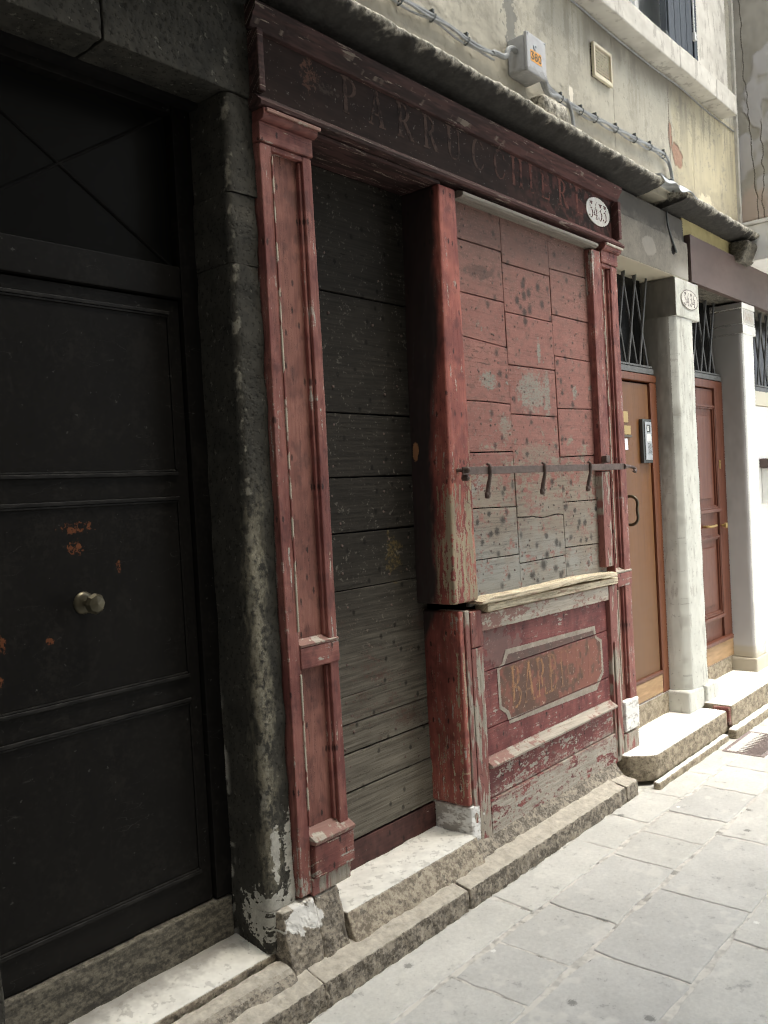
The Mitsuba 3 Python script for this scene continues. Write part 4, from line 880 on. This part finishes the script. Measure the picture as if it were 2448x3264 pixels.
# left pilaster
def pilaster(x0, x1, label, strip=None):
    p = obj('pilaster', rbox(x0 + 0.004, x1 - 0.004, 0.026, 0.155, 0.29, 2.80, 0.002), 'red_panel', S)
    lab(p, label=label)
    L = 0.052 if strip is None else strip
    Rr = 0.042 if strip is None else 0.075
    for a, b, nm in ((x0, x0 + L, 'stile'), (x1 - Rr, x1, 'stile')):
        def warp(q, a=a):
            r = q.copy(); r[:, 0] += 0.0025 * np.sin(q[:, 2] * 4 + a * 9) ; return r
        obj(nm, rbox(a, b, 0.0, 0.155, 0.30 if strip is None else 0.42, 2.735, 0.005, 0.04, 0.0012, 20, int(a * 100), warp), 'red_wood', p)
    for a, b in ((x0 + L, x0 + L + 0.011), (x1 - Rr - 0.012, x1 - Rr)):
        for z0, z1 in ((1.128, 2.715), (0.50, 1.028)):
            obj('bead', rbox(a, b, 0.011, 0.03, z0, z1, 0.004, 0.05, 0.0008, 30, 3), 'red_wood', p)
    obj('mid_rail', rbox(x0 + L + 0.001, x1 - 0.001 if False else x1 + 0.002, -0.004, 0.024, 1.033, 1.104, 0.006, 0.02, 0.0015, 20, 5), 'red_wood_h', p)
    obj('rail_ledge', along_x([(0.024, 1.104), (-0.004, 1.106), (-0.007, 1.114), (0.010, 1.120), (0.024, 1.131)], x0 + L + 0.001, x1 - 0.002), 'pale_wood', p)
    obj('head_rail', rbox(x0 + L + 0.001, x1 - Rr - 0.001, 0.002, 0.024, 2.718, 2.736, 0.004), 'red_wood_h', p)
    obj('cap', rbox(x0 - 0.001, x1 + 0.001, -0.006, 0.155, 2.7385, 2.800, 0.004, 0.03, 0.001, 18, 3), 'red_wood_h', p)
    obj('cap_moulding', along_x([(0.155, 2.8005), (-0.008, 2.8005), (-0.020, 2.806), (-0.026, 2.815), (-0.026, 2.836), (0.155, 2.836)], x0 + 0.004, x1 + 0.010), 'red_wood_h', p)
    obj('cap_edge', rbox(x0 + 0.012, x1 + 0.018, -0.034, -0.0265, 2.823, 2.835, 0.002, 0.02, 0.001, 20, 3), 'pale_wood', p)
    for z0, z1 in ((1.16, 2.70), (0.52, 1.02)):
        obj('worn_bead', rbox(x0 + L - 0.005, x0 + L + 0.002, -0.0045, 0.010, z0, z1, 0.0025, 0.03, 0.0012, 34, 6), 'worn_bead', p)
    return p
p1 = pilaster(1.873, 2.107, 'narrow red panelled pilaster left of the entrance')
obj('foot_ledge', along_x([(0.024, 0.455), (-0.022, 0.457), (-0.027, 0.470), (-0.010, 0.478), (0.010, 0.487), (0.024, 0.503)], 1.927, 2.116), 'pale_wood', p1)
obj('foot_block', rbox(1.928, 2.114, -0.018, 0.0235, 0.346, 0.453, 0.005, 0.015, 0.0015, 22, 8), 'red_wood_h', p1)
obj('foot_board', rbox(1.920, 2.100, -0.006, 0.0235, 0.289, 0.344, 0.003, 0.02, 0.001, 22, 8), 'old_wood', p1)
p2 = pilaster(4.205, 4.390, 'red panelled pilaster right of the shutters', 0.012)
obj('jamb_strip', rbox(4.106, 4.203, 0.0, 0.155, 1.650, 2.79, 0.005, 0.04, 0.001, 20, 3), 'red_wood', p2)
js = obj('jamb_strip', rbox(4.110, 4.201, 0.004, 0.155, 1.150, 1.647, 0.005, 0.03, 0.0015, 20, 4), 'old_wood', p2)
obj('base_block', rbox(4.225, 4.388, -0.012, 0.022, 0.262, 0.424, 0.008, 0.012, 0.004, 20, 12), 'lime_stone', p2, smooth=60)
obj('foot_board', rbox(4.215, 4.382, -0.006, 0.024, 0.07, 0.250, 0.006, 0.012, 0.004, 20, 13), 'old_wood', p2, smooth=60)

# entrance: boarded door in the recess
E_ = obj('entrance_door', rbox(2.06, 2.85, 0.206, 0.215, 0.19, 2.84, 0.001), 'shade_black', S)
lab(E_, label='boarded-up entrance of wide dark horizontal planks')
zs = [2.822, 2.362, 1.908, 1.664, 1.453, 1.236, 0.840, 0.734, 0.622, 0.478, 0.294]
for k in range(len(zs) - 1):
    dy = float(rng.uniform(-0.002, 0.002)) - (0.006 if k == 9 else 0)
    ta, tb = rng.uniform(-0.003, 0.003, 2)
    gap = 0.0005 if k == 5 or k == 6 else 0.003
    def warp(p, z1=zs[k], ta=ta, tb=tb):
        q = p.copy(); q[:, 2] += (ta * (p[:, 0] - 2.45) / 0.4) * (np.abs(p[:, 2] - z1) < 0.03); return q
    obj('plank', rbox(2.065, 2.845 - 0.02 * (k == 9), 0.190 + dy, 0.205, zs[k + 1] + gap, zs[k] - gap, 0.003, 0.03, 0.0012, 18, k, warp), 'recess_plank', E_)
nn = []
for k in range(len(zs) - 1):
    for x in (2.20, 2.33, 2.62, 2.74):
        for q in (0.25, 0.75):
            nn.append(lathe([(0.006, -0.001), (0.005, 0.002), (0.002, 0.0034), (0.0, 0.0035)], (x + rng.uniform(-0.03, 0.03), 0.190, zs[k + 1] + (zs[k] - zs[k + 1]) * (q + rng.uniform(-0.1, 0.1))), n=7))
k = obj('nail', join(*nn), 'rust_iron', E_)
lab(k, kind='stuff')
kb = obj('kick_board', rbox(2.06, 2.835, 0.186, 0.2045, 0.182, 0.288, 0.003, 0.05, 0.001, 12, 3), 'maroon_wood', S)
# corner post
def flare(p):
    q = p.copy(); k = np.clip((2.82 - p[:, 2]) / 1.7, 0, 1)
    q[:, 0] += np.where(p[:, 0] < 2.87, -0.035 * k, 0.018 * k - 0.006); return q
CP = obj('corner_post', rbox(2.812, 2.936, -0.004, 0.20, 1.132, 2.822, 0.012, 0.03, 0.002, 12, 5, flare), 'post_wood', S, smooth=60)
lab(CP, label='bright red corner post beside the entrance recess')
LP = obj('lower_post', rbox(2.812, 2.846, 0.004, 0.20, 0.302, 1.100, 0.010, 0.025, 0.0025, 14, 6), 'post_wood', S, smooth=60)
obj('post_board', rbox(2.847, 2.878, 0.0, 0.14, 0.145, 1.098, 0.004, 0.02, 0.0015, 22, 7), 'old_wood', LP)
obj('post_board', rbox(2.8795, 2.962, -0.004, 0.14, 0.940, 1.090, 0.005, 0.02, 0.001, 22, 8), 'red_wood', LP)
obj('post_board', rbox(2.8795, 2.962, -0.003, 0.14, 0.135, 0.936, 0.005, 0.02, 0.0015, 22, 9), 'old_wood', LP)
# shutters
obj('backing', rbox(2.93, 4.21, 0.062, 0.155, 1.06, 2.83, 0.002), 'shade_black', S)
e = [lambda z: 2.938 + 0 * z, lambda z: 3.315 + 0.033 * (2.8 - z) / 1.67, lambda z: 3.732 + 0.034 * (2.8 - z) / 1.67, lambda z: 4.150 + 0.045 * (2.8 - z) / 1.67]
cols = [[(2.815, 2.815), (2.645, 2.645), (2.423, 2.420), (2.240, 2.218), (1.966, 1.965), (1.746, 1.753), (1.512, 1.503), (1.291, 1.287), (1.10, 1.10)],
        [(2.815, 2.815), (2.598, 2.599), (2.379, 2.378), (2.143, 2.146), (1.922, 1.920), (1.665, 1.665), (1.454, 1.442), (1.244, 1.246), (1.10, 1.10)],
        [(2.815, 2.815), (2.637, 2.646), (2.417, 2.416), (2.217, 2.215), (1.961, 1.972), (1.725, 1.734), (1.504, 1.502), (1.282, 1.273), (1.10, 1.10)]]
nail_pts = []
for c in range(3):
    sh_ = thing_key = f'{S}__shutter' + ('' if c == 0 else f'_{c:03d}')
    for k in range(len(cols[c]) - 1):
        (za, zb), (zc, zd) = cols[c][k], cols[c][k + 1]
        dy = float(rng.uniform(-0.0025, 0.0025))
        g = 0.0022
        def warp(p, c=c, za=za, zb=zb, zc=zc, zd=zd, g=g, k=k):
            u, w = p[:, 0], p[:, 2]                      # unit coordinates
            zt = za + (zb - za) * u - g; zl = zc + (zd - zc) * u + g
            if c == 0 and k in (3, 4):
                zz = 0.006 * np.maximum(0, np.sin(u * 3.0 + 0.4)) * np.clip(u, 0, 1)
                zt = zt + (zz if k == 4 else 0); zl = zl + (zz if k == 3 else 0)
            if c == 1 and k in (5, 6):
                zz = 0.006 * np.sin(u * 9.0) * (u > 0.3)
                zt = zt + (zz if k == 6 else 0); zl = zl + (zz if k == 5 else 0)
            z = zl + (zt - zl) * w
            xl, xr = e[c](z) + g * 0.7, e[c + 1](z) - g * 0.7
            return np.stack([xl + (xr - xl) * u, p[:, 1], z], 1)
        def ub():
            v, f = rbox(0, 0.40, 0.040 + dy, 0.058, 0, 0.22, 0.0025, 0.02, 0.0007, 30, k + 10 * c)
            v = v.copy(); v[:, 0] = np.clip(v[:, 0] / 0.40, -0.01, 1.01); v[:, 2] = np.clip(v[:, 2] / 0.22, -0.02, 1.02)
            return warp(v), f
        obj('board', ub(), 'shutter_wood', sh_)
        nn = 7
        for _ in range(nn):
            u, w = rng.uniform(0.05, 0.95), rng.uniform(0.08, 0.92)
            if rng.random() < 0.4: u = 0.05 if rng.random() < 0.5 else 0.95
            z = zc + (za - zc) * w; x = e[c](z) + (e[c + 1](z) - e[c](z)) * u
            nail_pts.append((c, x, z, 0.040 + dy))
for c in range(3):
    pts = [q for q in nail_pts if q[0] == c]
    ns = [lathe([(0.0055, -0.001), (0.0048, 0.0018), (0.0025, 0.003), (0.0, 0.0032)], (x, y, z), n=7) for _, x, z, y in pts]
    sh_ = f'{S}__shutter' + ('' if c == 0 else f'_{c:03d}')
    k = obj('nail', join(*ns), 'rust_iron', sh_)
    lab(k, kind='stuff')
obj('shutter_cap', along_x([(0.10, 2.800), (-0.012, 2.796), (-0.022, 2.803), (-0.022, 2.816), (0.0, 2.826), (0.10, 2.828)], 2.955, 4.142), 'grey_wood', S)
# sill
def sillwarp(p):
    q = p.copy(); k = np.clip((3.02 - p[:, 0]) / 0.09, 0, 1)
    q[:, 2] += -0.012 * k * (p[:, 2] > 1.125) + 0.003 * np.sin(p[:, 0] * 7)
    q[:, 2] -= 0.012 * np.clip((p[:, 0] - 3.6) / 0.55, 0, 1); return q
sl = obj('window_sill', rbox(2.930, 4.160, -0.034, 0.05, 1.112, 1.137, 0.005, 0.010, 0.003, 26, 3, sillwarp), 'bare_wood', S, smooth=50)
lab(sl, label='splintered pale wooden window sill')
def fall(p):
    q = p.copy(); q[:, 2] -= 0.018 * np.clip((p[:, 0] - 2.95) / 1.2, 0, 1); return q
obj('sill_moulding', rbox(2.99, 4.200, -0.016, 0.05, 1.077, 1.1105, 0.004, 0.012, 0.002, 24, 4, fall), 'bare_wood', S, smooth=50)
# stall riser
RS = obj('stall_riser', rbox(2.964, 4.14, 0.042, 0.12, 0.13, 1.0, 0.002), 'shade_black', S)
lab(RS, label='red plank panel under the window with painted barber sign')
obj('top_rail', rbox(2.964, 4.118, 0.0, 0.041, 0.998, 1.072, 0.005, 0.02, 0.0015, 18, 5, fall), 'pale_wood', RS)
obj('end_stile', rbox(4.120, 4.212, -0.002, 0.10, 0.13, 1.052, 0.006, 0.02, 0.002, 18, 6), 'old_wood', RS)
obj('end_bead', rbox(4.136, 4.160, -0.012, -0.003, 0.16, 0.76, 0.005, 0.03, 0.001, 18, 6), 'old_wood', RS)
for z0, z1, y in ((0.822, 0.996, 0.020), (0.580, 0.818, 0.018), (0.462, 0.577, 0.017), (0.288, 0.416, 0.008), (0.118, 0.284, -0.002)):
    obj('plank', rbox(2.966, 4.117, y, 0.041, z0, z1, 0.003, 0.03, 0.0016, 16, int(z0 * 100)), 'riser_wood', RS)
obj('riser_ledge', along_x([(0.041, 0.418), (0.004, 0.418), (-0.018, 0.422), (-0.022, 0.432), (-0.008, 0.440), (0.012, 0.452), (0.018, 0.462), (0.041, 0.462)], 2.966, 4.117), 'pale_wood', RS)
# painted sign, in one piece per plank
outer = Polygon([(3.159, 0.887), (3.982, 0.866), (3.993, 0.809), (4.045, 0.785), (4.050, 0.613), (3.984, 0.560), (3.966, 0.541), (3.158, 0.562), (3.138, 0.610), (3.086, 0.644), (3.082, 0.818), (3.126, 0.832)])
inner = Polygon([(3.176, 0.864), (3.964, 0.845), (3.977, 0.803), (4.028, 0.775), (4.031, 0.624), (3.966, 0.575), (3.175, 0.584), (3.158, 0.620), (3.104, 0.652), (3.101, 0.808), (3.146, 0.826)])
strips = ((0.823, 0.99, 0.020), (0.5805, 0.8175, 0.018), (0.463, 0.5765, 0.017))
for z0, z1, y in strips:
    band = sbox(2.9, z0, 4.2, z1)
    a = outer.difference(inner).intersection(band)
    for q in getattr(a, 'geoms', [a]):
        if q.area > 1e-6:
            obj('painted_border', facade(q, y - 0.0016, 0.0008), 'sign_border', RS, smooth=False)
    a = inner.intersection(band)
    if a.area > 1e-6:
        obj('painted_field', facade(a, y - 0.0016, 0.0006), 'sign_field', RS, smooth=False)
for ch, x, z, hg in zip('BARBIERE', (3.185, 3.285, 3.395, 3.505, 3.612, 3.668, 3.765, 3.885), (0.618, 0.622, 0.624, 0.625, 0.625, 0.624, 0.622, 0.62), (0.19, 0.185, 0.18, 0.178, 0.175, 0.172, 0.17, 0.17)):
    g, w = put(ch, x, z, hg, 0.70)
    g = g.intersection(sbox(2.9, 0.585, 4.2, 0.816))
    obj('letter', facade(g, 0.018 - 0.0023, 0.0006), 'ochre_letter', RS, smooth=False)

# iron bar across the shutters
I_ = thing('iron_bar', 'rusty flat iron bar bolted across the boarded shutters', 'bar')
obj('strap', rbox(2.815, 4.262, -0.052, -0.045, 1.652, 1.684, 0.002, 0.04, 0.0006, 12, 3), 'rust_iron', I_)
obj('bolt', lathe([(0.013, 0.0), (0.013, 0.012), (0.010, 0.018), (0.004, 0.021), (0.0, 0.0215)], (2.832, -0.053, 1.672), n=14), 'rust_iron', I_)
obj('bolt', lathe([(0.013, 0.0), (0.013, 0.020), (0.010, 0.028), (0.0, 0.031)], (2.842, -0.030, 1.640), n=14), 'rust_iron', I_)
obj('end_hook', join(tube(spline([(4.255, -0.049, 1.668), (4.30, -0.049, 1.668), (4.345, -0.055, 1.663), (4.365, -0.062, 1.652), (4.355, -0.068, 1.640), (4.340, -0.064, 1.646)], 30), np.concatenate([np.linspace(0.015, 0.008, 15), np.full(15, 0.009)]), 8)), 'rust_iron', I_)
obj('staple', rbox(4.105, 4.150, -0.030, 0.0, 1.690, 1.728, 0.006), 'rust_iron', I_)
obj('pin', tube([(2.842, 0.0, 1.672), (2.842, -0.045, 1.672)], 0.008, 8), 'rust_iron', I_)
obj('pin', tube([(4.13, 0.0, 1.668), (4.13, -0.046, 1.668)], 0.009, 8), 'rust_iron', I_)
for x, zb in ((2.998, 1.560), (3.440, 1.560), (3.875, 1.560)):
    hk = spline([(x + 0.002, -0.042, 1.694), (x + 0.002, -0.054, 1.690), (x + 0.002, -0.058, 1.670), (x + 0.001, -0.054, 1.640), (x, -0.047, 1.610), (x, -0.042, 1.590), (x, -0.040, zb)], 24)
    obj('hook', join(tube(hk, np.linspace(0.006, 0.0105, 24), 8), rbox(x - 0.014, x + 0.014, -0.048, -0.030, zb - 0.010, zb + 0.020, 0.008), lathe([(0.005, 0), (0.005, 0.003), (0, 0.005)], (x - 0.004, -0.048, zb), n=8), lathe([(0.005, 0), (0.005, 0.003), (0, 0.005)], (x + 0.005, -0.048, zb + 0.012), n=8)), 'rust_iron', I_)

# ---------------------------------------------------------------- plates, box, cables, vent, intercom
def plate(text, cx, cz, rx, rz, y, mat, dmat, label, hg, rect=False):
    t = thing('number_plate', label, 'sign')
    o = ell(cx, cz, rx, rz) if not rect else sbox(cx - rx, cz - rz, cx + rx, cz + rz)
    obj('plate', facade(o, y, 0.003), mat, t)
    if not rect and dmat == 'plate_digit_grey':
        obj('rim', facade(o.difference(o.buffer(-0.005)), y - 0.003, 0.0006), dmat, t, smooth=False)
    w = [put(c, 0, 0, hg, 0.86)[1] * 1.06 for c in text]
    x = cx - sum(w) / 2
    for c, a in zip(text, w):
        g, _ = put(c, x, cz - hg / 2, hg, 0.86, 0.05)
        obj('numeral' if c not in 'A' else 'letter', facade(g, y - 0.003, 0.0007), dmat, t, smooth=False); x += a
    return t
plate('5433', 4.226, 3.003, 0.130, 0.072, 0.0145, 'plate_white', 'plate_digit', 'white oval house number plate reading 5433 on the dark signboard', 0.088)
plate('5434', 5.364, 2.690, 0.132, 0.062, -0.0085, 'plate_white', 'plate_digit_grey', 'white oval house number 5434 on the grey stone pillar', 0.080)
plate('5434A', 6.478, 2.712, 0.110, 0.045, -0.0025, 'plate_white', 'plate_digit_faint', 'small faint house number 5434A on the white pillar', 0.055, True)

t = thing('junction_box', 'grey plastic electrical junction box with orange number label on the upper wall', 'junction box')
obj('body', rbox(3.386, 3.541, -0.088, 0.0, 3.424, 3.588, 0.010), 'box_plastic', t)
obj('lid', rbox(3.380, 3.547, -0.106, -0.0885, 3.418, 3.594, 0.008), 'box_plastic', t)
lb = obj('label', rbox(3.408, 3.500, -0.1072, -0.1062, 3.470, 3.520, 0.0004), 'orange_print', t)
tm = meshkit.text_mesh('380', 0.034, 0.0006, True)
v = np.array(tm.vertices); w_ = v[:, 0].max() - v[:, 0].min()
v2 = np.stack([3.454 + (v[:, 0] - v[:, 0].min() - w_ / 2), -0.1073 - v[:, 2], 3.478 + v[:, 1]], 1)
obj('number', (v2, np.array(tm.faces)), 'black_print', lb, smooth=False)
obj('lock', lathe([(0.013, 0), (0.013, 0.003), (0.008, 0.004), (0.007, 0.001), (0, 0.001)], (3.448, -0.1062, 3.538), n=18), 'grey_metal', t)
for x in (3.392, 3.535):
    obj('screw', lathe([(0.004, 0), (0.004, 0.003), (0, 0.004)], (x, -0.106, 3.584), n=10), 'grey_metal', t)
obj('gland', lathe([(0.019, -0.02), (0.019, 0.0), (0.016, 0.006)], (0, 0, 0), n=14), 'box_plastic', t) if False else None
obj('elbow', tube(spline([(3.388, -0.045, 3.520), (3.345, -0.045, 3.522), (3.325, -0.042, 3.505), (3.315, -0.040, 3.482), (3.280, -0.036, 3.470), (3.22, -0.03, 3.463)], 30), 0.012, 10), 'cable_grey', t)

def strands(ctrl, label, n=60):
    t = thing('cable_run', label, 'cable')
    c = spline(ctrl, n)
    s = np.linspace(0, 1, n)
    for k, (dz, dy, r) in enumerate(((0.010, 0, 0.0075), (-0.003, -0.006, 0.0055), (-0.012, 0.004, 0.0045))):
        q = c.copy(); q[:, 2] += dz + 0.005 * np.sin(s * 14 * math.pi + k * 2.1) * (k > 0); q[:, 1] += dy
        obj('strand', tube(q, r, 7), 'cable_grey', t)
    for i in sorted({int(v) for v in np.cumsum(rng.integers(5, 11, 12)) if v < n - 2}):
        obj('tie', tube(np.array([c[i] + [0.012 * math.sin(a), -0.013 * math.cos(a), -0.002 + 0.020 * math.sin(a)] for a in np.linspace(0, 2 * math.pi, 9)]), 0.0032, 5), 'dark_plastic', t)
        obj('clip', rbox(c[i][0] - 0.006, c[i][0] + 0.006, c[i][1] - 0.006, 0.0, c[i][2] + 0.018, c[i][2] + 0.034, 0.002), 'dark_plastic', t)
    return t
strands([(1.2, -0.022, 3.43), (2.0, -0.022, 3.437), (2.57, -0.022, 3.449), (2.84, -0.022, 3.464), (3.10, -0.024, 3.452), (3.24, -0.028, 3.460)], 'bundle of grey cables tied along the wall left of the junction box', 72)
strands([(3.60, -0.06, 3.50), (3.68, -0.035, 3.46), (3.80, -0.024, 3.452), (3.95, -0.022, 3.452), (4.40, -0.022, 3.472), (4.75, -0.022, 3.488), (5.0, -0.022, 3.497), (5.09, -0.026, 3.475), (5.12, -0.03, 3.40), (5.12, -0.04, 3.31)], 'bundle of grey cables tied along the wall right of the junction box', 66)
t = thing('cable_run', 'short grey cable dropping from the junction box to the cable bundle', 'cable')
for dy in (-0.05, -0.065):
    obj('strand', tube(spline([(3.545, dy, 3.50), (3.565, dy, 3.49), (3.60, dy, 3.45), (3.66, dy * 0.7, 3.43), (3.73, -0.03, 3.44), (3.80, -0.024, 3.45)], 24), 0.010, 8), 'cable_grey', t)
obj('strand', tube(spline([(3.86, -0.03, 3.46), (3.89, -0.035, 3.42), (3.90, -0.04, 3.36), (3.90, -0.05, 3.29)], 16), 0.009, 8), 'cable_grey', t)

t = thing('vent_grille', 'cream plastic ventilation grille with louvres on the upper wall', 'vent')
obj('back', rbox(4.200, 4.402, -0.004, 0.0, 3.694, 3.866, 0.001), 'vent_slot', t)
obj('frame', join(rbox(4.198, 4.212, -0.022, -0.004, 3.692, 3.868, 0.003), rbox(4.390, 4.404, -0.022, -0.004, 3.692, 3.868, 0.003), rbox(4.212, 4.390, -0.022, -0.004, 3.852, 3.868, 0.003), rbox(4.212, 4.390, -0.022, -0.004, 3.692, 3.712, 0.003)), 'cream_plastic', t)
for k in range(9):
    z = 3.7185 + k * 0.0150
    obj('louvre', rbox(4.212, 4.390, -0.013, -0.006, z, z + 0.0052, 0.001), 'cream_plastic', t)

t = thing('intercom', 'slim silver intercom panel on the orange-brown door', 'intercom')
obj('case', rbox(4.885, 5.010, 0.118, 0.1415, 1.690, 1.952, 0.004), 'dark_plastic', t)
obj('face', rbox(4.905, 4.995, 0.112, 0.1175, 1.708, 1.935, 0.002), 'grey_metal', t)
obj('screen', rbox(4.925, 4.975, 0.1105, 0.1118, 1.872, 1.918, 0.001), 'dark_plastic', t)
obj('window', rbox(4.931, 4.949, 0.1095, 0.1104, 1.880, 1.910, 0.0003), 'white_plastic', t)
for k in range(9):
    z = 1.742 + k * 0.0075
    obj('slot', rbox(4.938, 4.985, 0.1112, 0.1119, z, z + 0.0035, 0.0002), 'dark_plastic', t)
obj('nameplate', rbox(4.920, 4.980, 0.1108, 0.1119, 1.818, 1.862, 0.0005), 'white_plastic', t)

t = thing('letter_box', 'white letter box with a dark hood on the white panel at the right edge', 'letter box')
obj('body', rbox(6.78, 7.02, -0.06, 0.049, 1.36, 1.63, 0.006), 'white_paint', t)
obj('hood', along_x([(0.049, 1.632), (-0.09, 1.632), (-0.085, 1.65), (0.0, 1.70), (0.049, 1.70)], 6.745, 7.05), 'fascia_paint', t)
obj('slot', rbox(6.80, 6.85, -0.064, -0.0605, 1.52, 1.56, 0.004), 'rust_iron', t)

for k, v in labels.items():
    if v.get('category') == 'step': v['group'] = 'stone steps in front of the doors'
    if k.startswith('number_plate') and '__' not in k: v['group'] = 'house number plates along the wall'
    if v.get('category') == 'cable': v['group'] = 'cables on the upper wall'
